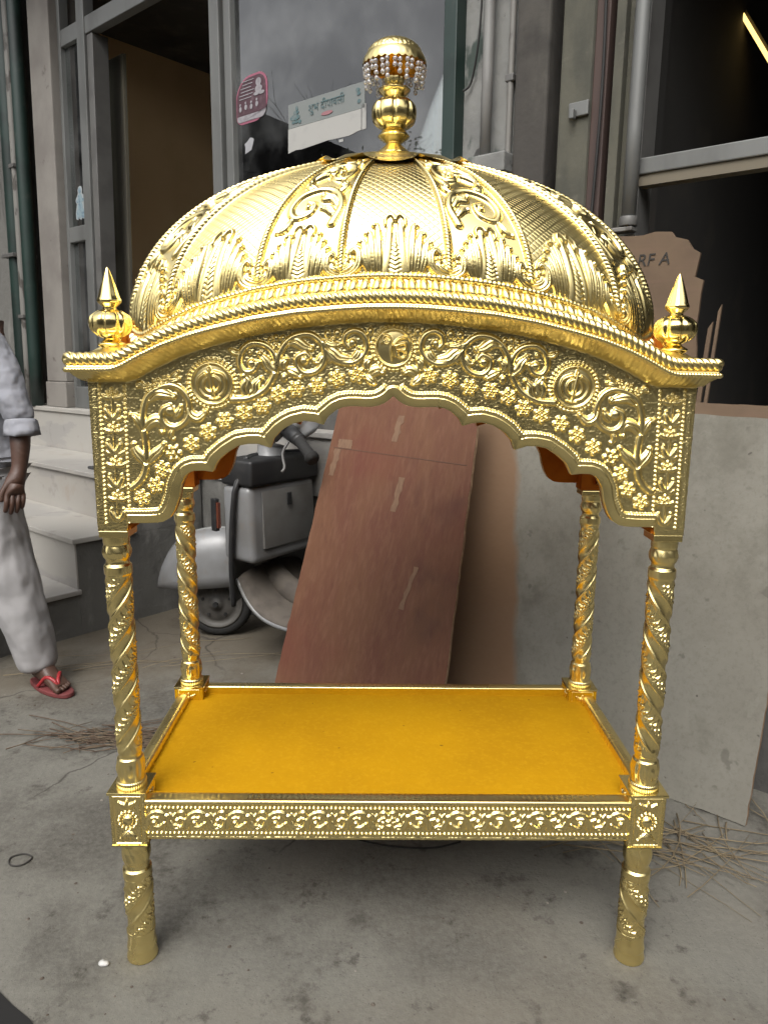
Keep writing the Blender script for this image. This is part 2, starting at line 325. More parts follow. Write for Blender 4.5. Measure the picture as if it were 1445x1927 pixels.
# ------------------------------------------------------------------ embossing height maps
class HM:
    def __init__(s, x0, x1, z0, z1, step):
        s.x0, s.z0, s.st = x0, z0, step
        s.nx = int((x1 - x0) / step) + 2; s.nz = int((z1 - z0) / step) + 2
        s.H = np.zeros((s.nx, s.nz), np.float32); s.G = np.zeros_like(s.H)
    def win(s, x, z, r):
        i0 = max(0, int((x - r - s.x0) / s.st)); i1 = min(s.nx, int((x + r - s.x0) / s.st) + 2)
        j0 = max(0, int((z - r - s.z0) / s.st)); j1 = min(s.nz, int((z + r - s.z0) / s.st) + 2)
        if i1 <= i0 or j1 <= j0: return None
        X = (s.x0 + np.arange(i0, i1) * s.st - x)[:, None]; Z = (s.z0 + np.arange(j0, j1) * s.st - z)[None, :]
        return slice(i0, i1), slice(j0, j1), X, Z
    def blob(s, x, z, rx, rz=None, ang=0, h=.004, base=0, groove=False):
        rz = rz or rx; w = s.win(x, z, max(rx, rz))
        if w is None: return
        a, b, X, Z = w; c, n = math.cos(ang), math.sin(ang)
        d = 1 - ((X * c + Z * n) / rx) ** 2 - ((-X * n + Z * c) / rz) ** 2
        T = s.G if groove else s.H
        T[a, b] = np.maximum(T[a, b], np.where(d > 0, base + h * np.sqrt(np.maximum(d, 0)), 0))
    def stroke(s, pts, w0, w1=None, h=.004, wf=None, groove=False, spline=True, hf=None):
        P = crom(pts, 14) if spline and len(pts) > 2 else np.array(pts, float)
        P = resample(P, s.st * 1.3); n = len(P); w1 = w0 if w1 is None else w1
        for i, (x, z) in enumerate(P):
            t = i / max(1, n - 1); w = wf(t) if wf else w0 + (w1 - w0) * t
            if w <= s.st * .6: continue
            s.blob(x, z, w, h=(h * (hf(t) if hf else min(1, .45 + .55 * w / max(w0, w1)))), groove=groove)
    def ring(s, x, z, r, w, h, n=60, rz=None):
        a = np.linspace(0, 2 * PI, n); s.stroke(np.stack([x + r * np.cos(a), z + (rz or r) * np.sin(a)], 1), w, h=h, spline=False)
    def beads(s, pts, r, gap, h, spline=False):
        for x, z in resample(crom(pts) if spline else np.array(pts, float), gap): s.blob(x, z, r, h=h)
    def rope(s, pts, w, gap, h, side=1, skew=.9):
        P = resample(np.array(pts, float), gap); T = np.gradient(P, axis=0)
        for (x, z), (tx, tz) in zip(P, T):
            s.blob(x, z, w * 1.15, gap * .62, math.atan2(tz, tx) + side * skew, h=h)
    def leaf(s, pts, w, h=.005, groove=True, curl=True):
        s.stroke(pts, w, h=h, wf=lambda t: w * (math.sin(PI * min(1, .12 + .84 * t)) ** .75), hf=lambda t: .6 + .4 * math.sin(PI * t))
        if groove: s.stroke(pts, w * .16, w * .1, h=h * .4, groove=True)
        if curl: s.blob(pts[-1][0], pts[-1][1], w * .55, h=h * .95)
    def flower(s, x, z, r, h=.005, n=6, a0=.3):
        for k in range(n):
            a = a0 + 2 * PI * k / n; s.blob(x + .64 * r * math.cos(a), z + .64 * r * math.sin(a), r * .34, r * .29, a, h=h * .95)
        s.blob(x, z, r * .30, h=h * 1.15); s.stroke([(x + r * .42 * math.cos(a), z + r * .42 * math.sin(a)) for a in np.linspace(0, 2 * PI, 20)], r * .07, h=h * .35, groove=True, spline=False)
    def hammer(s, gap, r, h, mask=.0008):
        nx = int(s.nx * s.st / gap); nz = int(s.nz * s.st / gap); Hb = s.H; s.H = np.zeros_like(Hb)
        jx = RNG.uniform(-.36, .36, (nx, nz)); jz = RNG.uniform(-.36, .36, (nx, nz)); rr = RNG.uniform(.75, 1.2, (nx, nz))
        for i in range(nx):
            for j in range(nz):
                s.blob(s.x0 + (i + .5 * (j % 2) + jx[i, j]) * gap, s.z0 + (j + jz[i, j]) * gap, r * rr[i, j], h=h * rr[i, j])
        s.H = np.maximum(Hb, s.H)
    def final(s, blur=1):
        H = s.H - np.minimum(s.G, s.H * .8)
        for _ in range(blur):
            H = (np.roll(H, 1, 0) + np.roll(H, -1, 0) + 2 * H) / 4; H = (np.roll(H, 1, 1) + np.roll(H, -1, 1) + 2 * H) / 4
        s.F = H; return s
    def at(s, x, z):
        fx = np.clip((x - s.x0) / s.st, 0, s.nx - 1.001); fz = np.clip((z - s.z0) / s.st, 0, s.nz - 1.001)
        i = fx.astype(int); j = fz.astype(int); a = fx - i; b = fz - j; F = s.F
        return F[i, j] * (1 - a) * (1 - b) + F[i + 1, j] * a * (1 - b) + F[i, j + 1] * (1 - a) * b + F[i + 1, j + 1] * a * b

# ------------------------------------------------------------------ camera
CAM = np.array([-0.02784, -1.66889, 1.3]); YAW, PIT, ROL, FPX = 0.00897, 0.1986, -0.00984, 1374.589
cam = bpy.data.cameras.new('camera'); camo = bpy.data.objects.new('camera', cam); link(camo)
fw = Vector((math.sin(YAW) * math.cos(PIT), math.cos(YAW) * math.cos(PIT), -math.sin(PIT))); rt = Vector((math.cos(YAW), -math.sin(YAW), 0)); dn = fw.cross(rt)
rt, dn = math.cos(ROL) * rt + math.sin(ROL) * dn, -math.sin(ROL) * rt + math.cos(ROL) * dn
camo.matrix_world = Matrix(((rt.x, -dn.x, -fw.x, CAM[0]), (rt.y, -dn.y, -fw.y, CAM[1]), (rt.z, -dn.z, -fw.z, CAM[2]), (0, 0, 0, 1)))
cam.sensor_fit = 'VERTICAL'; cam.sensor_height = 36; cam.lens = FPX / 1927 * 36; cam.clip_end = 500; cam.clip_start = .02
sc.camera = camo
# pixel of the photograph -> point on the vertical plane y = Y (used to take the panel's real measurements off the photograph)
def yp(px, py, Y):
    v = np.array(fw) + np.array(rt) * (px - 722.5) / FPX + np.array(dn) * (py - 963.5) / FPX
    p = CAM + v * ((Y - CAM[1]) / v[1]); return p[0], p[2]

# ------------------------------------------------------------------ THE PALANQUIN
HX, HY = .568, .285          # half size of the panel faces
CX, CY = .545, .255          # column axes
palki = thing('palanquin', 'ornate embossed golden palanquin with ribbed dome and orange cloth platform standing on the concrete', 'palanquin')
YF = -HY
_zt = np.array([(0, 1.378), (.05, 1.377), (.095, 1.374), (.169, 1.367), (.246, 1.354), (.315, 1.337), (.36, 1.324), (.403, 1.308), (.446, 1.287), (.472, 1.272), (.49, 1.265), (.563, 1.264), (.7, 1.264)])
_xs = np.linspace(-.7, .7, 1401); _zz = np.interp(np.abs(_xs), _zt[:, 0], _zt[:, 1]); _k = np.hanning(31); _k /= _k.sum()
_zz = np.convolve(np.pad(_zz, 15, mode='edge'), _k, 'valid')
zt = lambda x: np.interp(x, _xs, _zz)
hF = lambda x: zt(x) - 1.264
hS = lambda y: np.where(np.abs(y) < .22, .022 * (1 + np.cos(PI * y / .22)), 0.)

# arch edge traced in the panel plane (left half)
_tr = [(239, 984), (282, 984), (300, 983), (311, 981), (322.5, 974), (331.5, 959), (338.6, 937), (342.6, 912.7), (350.6, 896), (358, 889), (367.7, 885.6), (385, 885.4), (402.8, 887.6), (406, 878.6), (412.8, 866.6), (428.9, 852.5), (451, 838.5),
       (470, 835), (488, 835), (511, 842.5), (516, 826.6), (529.6, 811.7), (542, 803), (554.5, 796.7), (574.5, 791.8), (592, 793.5), (610.6, 799), (617, 786), (634, 771.8), (646, 766.5), (659, 764.4), (675, 764.4), (689, 765.6), (703, 765), (714, 763), (724, 759), (731.4, 754.4), (737, 750), (742, 745)]
ed = np.array([yp(x, y, YF) for x, y in _tr]); ed[:, 0] -= ed[-1, 0]
ed[0, 0] = -.512
edx = np.concatenate([[-HX, -.5125], ed[:, 0]]); edz = np.concatenate([[.980, .980], ed[:, 1]])
edx = np.maximum.accumulate(edx + np.arange(len(edx)) * 1e-6)
def zE(x): return np.interp(-np.abs(x), edx, edz)
edge = np.stack([edx[2:], edz[2:]], 1); edgeR = resample(edge, .0009)

def pp(lst): return [yp(x, y, YF) for x, y in lst]
hm = HM(-HX - .005, .006, .97, 1.40, .00062)
# distance field to the arch edge -> flat border band and roped bead
D = np.full(hm.H.shape, 9., np.float32)
for x, z in edgeR:
    w = hm.win(x, z, .034)
    if w: a_, b2_, X, Z = w; D[a_, b2_] = np.minimum(D[a_, b2_], np.sqrt(X * X + Z * Z))
_xg = (hm.x0 + np.arange(hm.nx) * hm.st)[:, None]; _msk = _xg > -.5105
band = np.where((D < .0165) & _msk, .0022 + .0040 * np.clip(D / .0165, 0, 1) ** 1.5, 0) + np.where((D >= .0165) & (D < .0185) & _msk, .0042, 0)
hm.H = np.maximum(hm.H, band)
rp = []
for i in range(2, len(edgeR) - 2):                                     # offset curve for the rope
    t = edgeR[i + 2] - edgeR[i - 2]; t /= np.linalg.norm(t); q = edgeR[i] + np.array([-t[1], t[0]]) * .0225
    if np.min(np.hypot(*(edgeR - q).T)) > .0215 and q[0] < .0005: rp.append(q)
rp = np.array(rp); hm.stroke(rp, .0052, h=.0045, spline=False); hm.rope(rp, .0058, .0056, .0078, 1, .95)
# flowers along the arch
for x, y in [(268, 937), (293.4, 914), (306.5, 883.6), (327.5, 853.5), (360.6, 835.5), (391.8, 813.4), (422.9, 792.3), (459.9, 776.8), (494, 764.4), (523.4, 743), (557, 733), (597.4, 727), (634, 713), (672.9, 705.8)]:
    X, Z = yp(x, y, YF); hm.flower(X, Z, .0172, .0075, a0=random.random())
# outer scroll with its stem and leaves
st = lambda pts, w0, w1, h=.0078: hm.stroke(pp(pts), w0 * 1.22, w1 * 1.2, h)
lf = lambda pts, w, h=.0082: hm.leaf(pp(pts), w * 1.35, h)
st([(250, 918), (265, 905), (275, 885), (277, 850), (274, 820), (270, 800), (271, 772), (280, 745), (300, 730), (322, 725), (342, 733), (355, 752), (358, 772), (354, 787), (343, 799), (328, 804), (313, 798), (305, 784), (308, 770), (320, 764)], .0055, .0042)
hm.blob(*yp(321, 773, YF), .010, h=.0085)
lf([(270, 810), (264, 796), (256, 784), (247, 781)], .006); lf([(273, 808), (284, 795), (298, 790), (306, 800), (306, 812)], .0078)
lf([(276, 872), (266, 860), (257, 848), (253, 836)], .0075); lf([(278, 872), (290, 858), (301, 848), (310, 836)], .0075)
lf([(282, 752), (296, 741), (312, 742), (328, 746)], .0078); lf([(356, 766), (361, 780), (374, 786), (388, 775)], .0072)
lf([(330, 785), (338, 775), (341, 765)], .005); lf([(326, 806), (322, 818), (328, 826)], .0042); hm.blob(*yp(357, 793, YF), .003, h=.003)
for x, y, r in [(297, 723, .012), (278, 729, .009), (314, 714, .009)]: hm.flower(*yp(x, y, YF), r, .0055)
lf([(322, 712), (330, 706), (336, 700)], .0042); lf([(318, 718), (328, 716), (338, 713)], .0042); lf([(270, 728), (264, 722), (260, 728)], .0042)
# middle scrolls
st([(438, 752), (470, 749), (500, 732), (517, 704), (520, 680), (512, 660), (495, 648), (472, 647), (456, 661), (451, 683), (461, 699), (477, 697), (486, 683)], .0056, .0042)
hm.blob(*yp(474, 684, YF), .0085, h=.0085)
lf([(518, 700), (506, 690), (500, 678), (490, 667)], .0075); lf([(466, 744), (462, 730), (465, 718), (459, 708)], .0085); lf([(468, 745), (480, 735), (482, 722), (492, 712)], .0062)
lf([(452, 664), (444, 664), (434, 658)], .0045); hm.blob(*yp(471, 664, YF), .0045, h=.005); hm.blob(*yp(455, 712, YF), .003, h=.003)
st([(520, 684), (527, 664), (540, 644), (559, 632), (584, 630), (604, 644), (612, 665), (608, 685), (594, 699), (574, 702), (560, 690), (559, 673), (574, 665), (582, 672)], .0056, .004)
hm.blob(*yp(572, 679, YF), .0085, h=.0085)
lf([(541, 646), (556, 642), (572, 652), (586, 656)], .0078); lf([(606, 668), (600, 680), (592, 680)], .0055)
st([(608, 646), (614, 660), (625, 674), (644, 682), (666, 682), (684, 669), (691, 650), (684, 630), (667, 622), (652, 629), (649, 643), (656, 653)], .0056, .004)
hm.blob(*yp(663, 645, YF), .0078, h=.008)
lf([(614, 654), (628, 664), (640, 674), (664, 676)], .0082); lf([(662, 678), (672, 668), (676, 656)], .006); lf([(612, 642), (624, 648), (640, 648)], .005)
for x, y, r in [(617, 629, .006), (635, 628, .0065), (627, 640, .004), (520, 637, .0055), (533, 637, .005), (509, 640, .0045), (520, 652, .0048), (621, 679, .004), (697, 624, .006)]: hm.blob(*yp(x, y, YF), r, r * 1.25, h=.0055)
lf([(535, 694), (533, 684), (540, 676)], .006); hm.blob(*yp(535, 711, YF), .006, .0085, h=.006); lf([(545, 696), (556, 702), (566, 708)], .0072)
lf([(692, 694), (690, 684), (696, 676)], .0065); lf([(696, 704), (710, 696), (720, 700)], .0078); lf([(692, 710), (698, 716), (704, 722)], .0062)
# medallions: outer ring of beads, rope ring, domed disc; sword emblem / single-line emblem
mx, mz = yp(400, 722, YF)
def medallion(x, z, r):
    hm.H[:] = np.where(((_xg - x) ** 2 + (hm.z0 + np.arange(hm.nz)[None, :] * hm.st - z) ** 2) < (r * 1.05) ** 2, .0022, hm.H)
    d_ = 1 - ((_xg - x) ** 2 + (hm.z0 + np.arange(hm.nz)[None, :] * hm.st - z) ** 2) / r ** 2
    hm.H[:] = hm.H + np.where(d_ > 0, .0045 * d_, 0).astype(np.float32)
    hm.ring(x, z, r, .0032, .0062, 90)
    a = np.linspace(0, 2 * PI, 120); hm.rope(np.stack([x + r * np.cos(a), z + r * np.sin(a)], 1), .0034, .0034, .0072)
    hm.beads(np.stack([x + r * 1.2 * np.cos(a), z + r * 1.2 * np.sin(a)], 1), .0034, .0078, .0045)
medallion(mx, mz, .0375)
E1 = lambda u, v: (mx + u * .036 - v * .006, mz + v * .036 + u * .006)
S1 = lambda pts, w, h, w1=None: hm.stroke([E1(*p) for p in pts], w, w1, h + .0035)
S1([(-.25, .55), (-.62, .32), (-.70, -.1), (-.50, -.5), (-.18, -.66)], .0042, .007, .002); S1([(.25, .55), (.62, .32), (.70, -.1), (.50, -.5), (.18, -.66)], .0042, .007, .002)
a = np.linspace(0, 2 * PI, 40); hm.stroke([E1(.40 * math.cos(q), .40 * math.sin(q) - .02) for q in a], .0028, h=.0105, spline=False)
hm.stroke([E1(0, .8), E1(0, .45), E1(0, -.5)], .003, h=.0135, wf=lambda t: .0012 + .0042 * math.sin(PI * min(1, .1 + t * .8)), spline=False); S1([(0, -.45), (0, -.72)], .0022, .008); S1([(-.25, -.72), (0, -.78), (.25, -.72)], .002, .007)
medallion(0, yp(743, 655, YF)[1], .0335)
zc = yp(743, 655, YF)[1]; CEN = (zc,)
# corner strips: bead rows, little rings, flower-and-leaf garland
for px0, px1 in (((188, 726), (201, 985)), ((235, 727), (245, 985))): hm.beads([yp(*px0, YF), yp(*px1, YF)], .0031, .0082, .0048)
for x, z in resample(np.array([yp(178, 735, YF), yp(188, 985, YF)]), .0066): hm.ring(x, z, .0022, .0009, .002, 12)
hm.stroke([yp(211, 738, YF), yp(224, 980, YF)], .0017, h=.003, spline=False)
for k in range(5):
    if k < 4:
        X, Z = yp(212 + k * 3.7, 741 + k * 64, YF); hm.flower(X, Z, .0125, .006, 5, PI / 2)
        for sx in (-1, 1): hm.leaf([(X + sx * .004, Z - .008), (X + sx * .012, Z - .007), (X + sx * .017, Z - .0035)], .0042, .005)
        if k:
            for sx in (-1, 1): hm.leaf([(X + sx * .004, Z + .013), (X + sx * .011, Z + .015), (X + sx * .016, Z + .0195)], .0044, .005)
    X, Z = yp(212.5 + k * 3.5, 777 + k * 64 if k < 4 else 1100, YF)
    if k < 4:
        for sx in (-1, 1): hm.leaf([(X + sx * .001, Z - .012), (X + sx * .008, Z - .004), (X + sx * .0125, Z + .006), (X + sx * .0115, Z + .012)], .0052, .0065)
hm.H *= .88; hm.hammer(.0050, .0028, .0007); hm.final(2)
# the centre emblem is not mirrored: its own small map
hc = HM(-.036, .036, zc - .036, zc + .036, .0005)
S2 = lambda pts, w, h=.0085, w1=None: hc.stroke([(u * .030, zc + v * .030) for u, v in pts], w, w1, h)
hc.ring(-.46 * .030, zc + .38 * .030, .0042, .0016, .005, 30); hc.blob(-.46 * .03, zc + .38 * .03, .0022, h=.004)
S2([(-.75, .3), (-.6, .72), (-.3, .68), (-.16, .3), (-.18, -.2), (-.1, -.75)], .0024, .006, .0018)
S2([(-.02, .15), (.2, .45), (.5, .62), (.75, .6)], .0023); S2([(.05, .12), (.35, .22), (.68, .3)], .0026)
S2([(.7, .3), (.72, .05), (.6, -.12), (.25, -.1)], .0024); S2([(.6, -.12), (.72, -.35), (.55, -.6), (.25, -.52), (.2, -.25)], .0024); S2([(.1, .1), (.12, -.2), (.08, -.5)], .0022)
hc.final(1)
def Hpanel(x, z):
    h = hm.at(-np.abs(x), z); m = (np.abs(x) < .031) & (np.abs(z - zc) < .031)
    return h + np.where(m, hc.at(x, z) * .8, 0)

def panel_grid(nx, nv, relief=True):
    x = np.linspace(-HX, HX, nx); x = np.sort(np.concatenate([x, [-.5128, -.5122, .5122, .5128], ed[[12, 19, 26], 0], -ed[[12, 19, 26], 0]]))
    v = np.linspace(0, 1, nv)[None, :]; X = np.broadcast_to(x[:, None], (len(x), nv))
    z0 = zE(x)[:, None]; z1 = zt(x)[:, None] + .012; Z = z0 + (z1 - z0) * v
    Hh = Hpanel(X, Z) if relief else np.zeros_like(Z)
    return X, Z, Hh
X, Z, Hh = panel_grid(1150, 360)
front = np.stack([X, YF - Hh, Z], -1)
rim = np.stack([np.stack([X[:, 0], np.full(len(X), YF + .022), Z[:, 0]], -1), np.stack([X[:, 0], YF - Hh[:, 0], Z[:, 0]], -1)], 1)
me_panel = grid_mesh('arch_panel', np.concatenate([rim[:, :1], front], 1))
pan = put('front_arch_panel', me_panel, GOLD, palki); pan['label'] = 'embossed scalloped arch panel with scrolls, flowers and three round medallions'
lx, lz, lh = panel_grid(240, 14, False)
def lining_mesh(y):
    return grid_mesh('lining', np.stack([lx, np.full_like(lx, y), lz], -1))
me_lin = lining_mesh(YF + .026); me_lin2 = lining_mesh(YF + .022)
put('front_lining', me_lin, LINING, palki, False)
pb = put('back_arch_panel', me_panel.copy(), None, palki); pb.rotation_euler = (0, 0, PI)
pl = put('back_lining', me_lin.copy(), None, palki, False); pl.rotation_euler = (0, 0, PI)
for nm, rz in (('side_arch_panel', PI / 2), ('side_arch_panel', -PI / 2)):
    # the same relief, compressed to the short side
    o = put(nm, me_panel if rz > 0 else me_panel, None, palki); o.rotation_euler = (0, 0, rz)
    o.scale = (HY / HX, 1, 1); o.location = (math.copysign(HX - HY, rz), 0, 0) if False else (0, 0, 0)
    o.matrix_basis = Matrix.Translation((math.copysign(HX - HY, rz), 0, 0)) @ Matrix.Rotation(rz, 4, 'Z') @ Matrix.Diagonal((HY / HX, 1, 1, 1))
    l = put('side_lining', me_lin, None, palki, False); l.matrix_basis = o.matrix_basis.copy()
MB().grid(np.array([[(x, y, 1.262) for y in (-.26, .26)] for x in (-.55, .55)])).build('ceiling_lining', LINING, palki)
for sx in (-1, 1):
    for sy in (-1, 1):
        MB().box(sx * .535 - .028, sx * .535 + .028, sy * .252 - .026, sy * .252 + .026, .9815, 1.25).build('corner_lining', LINING, palki)
        MB().box(sx * .540 - .0285, sx * .540 + .0285, sy * .2555 - .0285, sy * .2555 + .0285, .9655, .9795).build('corner_plate', GOLDS, palki, bevel=.0015)

# ---- eave: cove, thin rope and thick twisted rope, mitred round the four sides
px_, py_ = .020, .045
def eave_ring(o_frac, dz, off=0):
    pts = []
    for side in range(4):
        n = 700 if side % 2 == 0 else 320
        t = np.linspace(-1, 1, n, endpoint=False)
        hx, hy = HX + px_ * o_frac + off, HY + py_ * o_frac + off
        if side == 0: q = np.stack([t * hx, np.full(n, -hy), zt(t * HX) + dz], 1)
        elif side == 1: q = np.stack([np.full(n, hx), t * hy, 1.264 + hS(t * HY) + dz], 1)
        elif side == 2: q = np.stack([-t * hx, np.full(n, hy), zt(t * HX) + dz], 1)
        else: q = np.stack([np.full(n, -hx), -t * hy, 1.264 + hS(t * HY) + dz], 1)
        pts.append(q)
    return np.vstack(pts)
prof = [(-.02, -.004), (.02, .0), (.12, .002), (.3, .005), (.5, .0095), (.7, .015), (.86, .019), (.97, .021), (1.0, .026), (.97, .030), (.9, .032)]
rows = []
ss = None
for k, (o_, dz) in enumerate(prof):
    R = eave_ring(o_, dz)
    if ss is None: ss = np.concatenate([[0], np.cumsum(np.linalg.norm(np.diff(R, axis=0), axis=1))])
    amp = .0028 * (1 if 3 <= k <= 6 else 0)
    R[:, 2] -= amp * np.abs(np.sin(ss / .0105 * PI + (k - 3) * .9))
    rows.append(R)
put('eave_cove', grid_mesh('eave_cove', np.stack(rows, 1), closeu=True), GOLD, palki)
def rope_ring(name, o_, dz, r, pitch, amp, par, n=20, step=.0016, strands=2):
    P = resample(eave_ring(o_, dz), step, True); x = P[:, 0]
    sgn = np.where(x > 0, 1., -1.)[:, None] if True else 1
    d = np.linalg.norm(np.diff(P, axis=0), axis=1); s = np.concatenate([[0], np.cumsum(d)]); s0 = s[np.argmin(np.abs(x) + (P[:, 1] > 0) * 9)]
    ph = np.abs(s - s0)[:, None] * 2 * PI / pitch
    T, N, Bn = frames(P, True); th = np.linspace(0, 2 * PI, n, endpoint=False)[None, :]
    R = r * (1 - amp + amp * np.abs(np.sin((ph - sgn * th * strands) / 2)) ** .6)
    G = P[:, None, :] + R[..., None] * (N[:, None] * np.cos(th)[..., None] + Bn[:, None] * np.sin(th)[..., None])
    return put(name, grid_mesh(name, G, True, True), GOLD, par)
rope_ring('eave_rope', .86, .0415, .0124, .0118, .30, palki, 32, .0011, 3)
rope_ring('eave_bead_line', 1.04, .0225, .0050, .0056, .3, palki, 14, .0012, 2)

# ---- dome
DA, DB, DN, ZTOP = .555, .292, 2.4, 1.718
q = np.linspace(0, 2 * PI, 16001)[:-1] - PI / 2      # starts at the front centre, goes to +x
cs, sn = np.cos(q), np.sin(q)
bx = DA * np.sign(cs) * np.abs(cs) ** (2 / DN); by = DB * np.sign(sn) * np.abs(sn) ** (2 / DN)
dl = np.hypot(np.diff(np.append(bx, bx[0])), np.diff(np.append(by, by[0]))); sl = np.concatenate([[0], np.cumsum(dl)])
quarter = sl[4000]
def base_at(s):
    s = np.mod(s, sl[-1]); x = np.interp(s, sl, np.append(bx, bx[0])); y = np.interp(s, sl, np.append(by, by[0])); return x, y
def zb_at(x, y): return 1.264 + hF(x * .97) + hS(y)
# one quarter of the embossing: half lattice, scroll, lattice, scroll, half lattice  (folded at the front centre)
QU = .64; sc_u = quarter / QU; VL = .43
hd = HM(-.01, QU + .01, -.002, VL + .004, .00085)
bounds = [.09, .23, .41, .55]; cents = [(0, .09, 'L'), (.16, .07, 'S'), (.32, .09, 'L'), (.48, .07, 'S'), (.64, .09, 'L')]
for b in bounds:
    P = [(b, z) for z in np.arange(.022, VL, .002)]
    hd.stroke([(b, .02), (b, VL)], .0068, h=.0075, spline=False)
    hd.rope(P, .0072, .0064, .0118, 1, .9)
def acanthus(c, w, ht):
    # fern spear in the middle with a folded tip, five fronds each side, a big curl at the foot of each rib
    hd.stroke([(c, .008), (c, ht * .78)], .012, .001, .0085, spline=False)
    for k in range(9):
        z = .012 + k * ht * .075; ww = .0095 * (1 - k / 10)
        for sx in (-1, 1): hd.stroke([(c + sx * .001, z), (c + sx * ww, z + .006)], .0009, h=.0035, groove=True, spline=False)
    for sx in (-1, 1):
        k = w / .09
        hd.stroke([(c + sx * .0145, .008), (c + sx * .0125, ht * .4), (c + sx * .0105, ht * .75), (c + sx * .009, ht * .98)], .0085, .006, .0062)
        hd.stroke([(c + sx * .0005, ht * .965), (c + sx * .004, ht * 1.03), (c + sx * .011, ht * 1.05), (c + sx * .0175, ht * .98), (c + sx * .0175, ht * .88)], .0044, .0026, .0125)
        for x0, x1, x2, tp_, ww in ((.0255, .0275, .0335, .90, .0078), (.0345, .0385, .0455, .76, .0082), (.0440, .0490, .0560, .62, .0080)):
            hd.leaf([(c + sx * x0 * k, .010), (c + sx * x1 * k, ht * tp_ * .5), (c + sx * (x1 * .6 + x2 * .4) * k, ht * tp_ * .82), (c + sx * x2 * k, ht * tp_), (c + sx * (x2 + .0055) * k, ht * (tp_ - .045))], ww, .0105, True, False)
            hd.blob(c + sx * (x2 + .004) * k, ht * (tp_ - .03), .0048, h=.0125)
        e = c + sx * w
        hd.leaf([(e - sx * .001, .0065), (e - sx * .016 * k, .0095), (e - sx * .0285 * k, ht * .20), (e - sx * .0295 * k, ht * .40), (e - sx * .0215 * k, ht * .49), (e - sx * .0145 * k, ht * .42), (e - sx * .0165 * k, ht * .34)], .0080, .0125)
        hd.leaf([(e - sx * .001, .0155), (e - sx * .011 * k, .0195), (e - sx * .019 * k, ht * .24), (e - sx * .0145 * k, ht * .31)], .0060, .0105)
        hd.stroke([(e - sx * .001, .026), (e - sx * .008 * k, .029), (e - sx * .010 * k, ht * .30)], .0034, .0024, .0085)
def scroll_panel(c):
    w = .07
    for k, z in enumerate((.150, .243, .318, .378)):
        f = 1 - .12 * k; sx = 1 if k % 2 == 0 else -1
        S = lambda pts, w0, w1, h: hd.stroke([(c + sx * u * 1.5, z + v * f * 1.3) for u, v in pts], w0 * 1.5, w1 * 1.5, h * 1.1)
        S([(-.030, -.03), (-.036, 0), (-.022, .027), (.004, .034), (.026, .022), (.030, -.002), (.018, -.017), (.002, -.012), (.0, .004), (.010, .009)], .0056, .0034, .0085)
        hd.blob(c + sx * .011, z + .001, .006, h=.0085)
        L = lambda pts, w0: hd.leaf([(c + sx * u * 1.5, z + v * f * 1.3) for u, v in pts], w0 * 1.6, .0105)
        L([(-.032, .0), (-.022, .014), (-.010, .014), (-.004, .022)], .0062); L([(-.030, -.016), (-.022, -.006), (-.012, -.004)], .0055); L([(.022, -.02), (.026, -.034), (.034, -.038)], .0052); L([(.012, .034), (.024, .04), (.03, .05)], .0055)
        L([(-.026, .026), (-.034, .036), (-.03, .046)], .005)
for c, w, kd in cents:
    acanthus(c, w, .116 if kd == 'L' else .102)
    if kd == 'S': scroll_panel(c)
hd.H *= .8; hd.G *= .7; hd.final(1)
nu_q, nv = 640, 400
u1 = np.linspace(0, QU, nu_q, endpoint=False); v = np.linspace(0, .975, nv); psi = v * PI / 2
def dome_shape(S, psi):
    x, y = base_at(S); zb = zb_at(x, y) + .079
    fy = np.clip(np.abs(y) / DB, 0, 1)[:, None] ** 2; ex = 2.08 - .20 * fy
    r = np.cos(psi)[None, :] ** (2 / ex); zz = np.sin(psi)[None, :] ** (2 / ex)
    return np.stack([x[:, None] * r, y[:, None] * r, zb[:, None] + (ZTOP - zb[:, None]) * zz], -1)
Sall, Uall = [], []
for k in range(4):
    Sall.append(k * quarter + u1 * sc_u); Uall.append(u1 if k % 2 == 0 else QU - u1)
Sall = np.concatenate(Sall); Uall = np.concatenate(Uall)
DP = dome_shape(Sall, psi)
U2 = np.broadcast_to(Uall[:, None], DP.shape[:2]); V2 = np.broadcast_to((v * VL)[None, :], DP.shape[:2])
Hd = hd.at(U2, V2)
# diamond lattice, even in real size, on the plain panels
lat = np.zeros_like(Hd)
mer = np.concatenate([[[0]] * 1 * 1, ], 0) if False else None
seg = np.linalg.norm(np.diff(DP, axis=1), axis=2); arc = np.concatenate([np.zeros((len(DP), 1)), np.cumsum(seg, 1)], 1)
rr = np.cos(psi)[None, :] ** (2 / 2.15)
for c, w, kd in cents:
    if kd != 'L': continue
    m = np.abs(U2 - c) < .0855
    lx_ = (U2 - c) * sc_u * rr; a1 = (lx_ * .9 + arc) / .0150; a2 = (lx_ * .9 - arc) / .0150
    pil = np.minimum(np.abs((a1 % 1) - .5) * 2, 1); pil2 = np.minimum(np.abs((a2 % 1) - .5) * 2, 1)
    hgt = .0012 * (1 - np.maximum(pil, pil2) ** 8)
    lat = np.where(m, hgt, lat)
Hd = np.maximum(Hd, lat)
Hd = Hd + .0005 * np.sin(U2 * 38 + 1.3) * np.sin(arc * 31)      # hand-beaten unevenness
du = np.roll(DP, -1, 0) - np.roll(DP, 1, 0); dv = np.gradient(DP, axis=1); Nn = np.cross(du, dv); Nn /= np.linalg.norm(Nn, axis=2, keepdims=True) + 1e-12
dome = put('dome', grid_mesh('dome', DP + Nn * Hd[..., None], closeu=True), GOLD, palki); dome['label'] = 'embossed golden dome with roped ribs, diamond lattice and acanthus leaves'
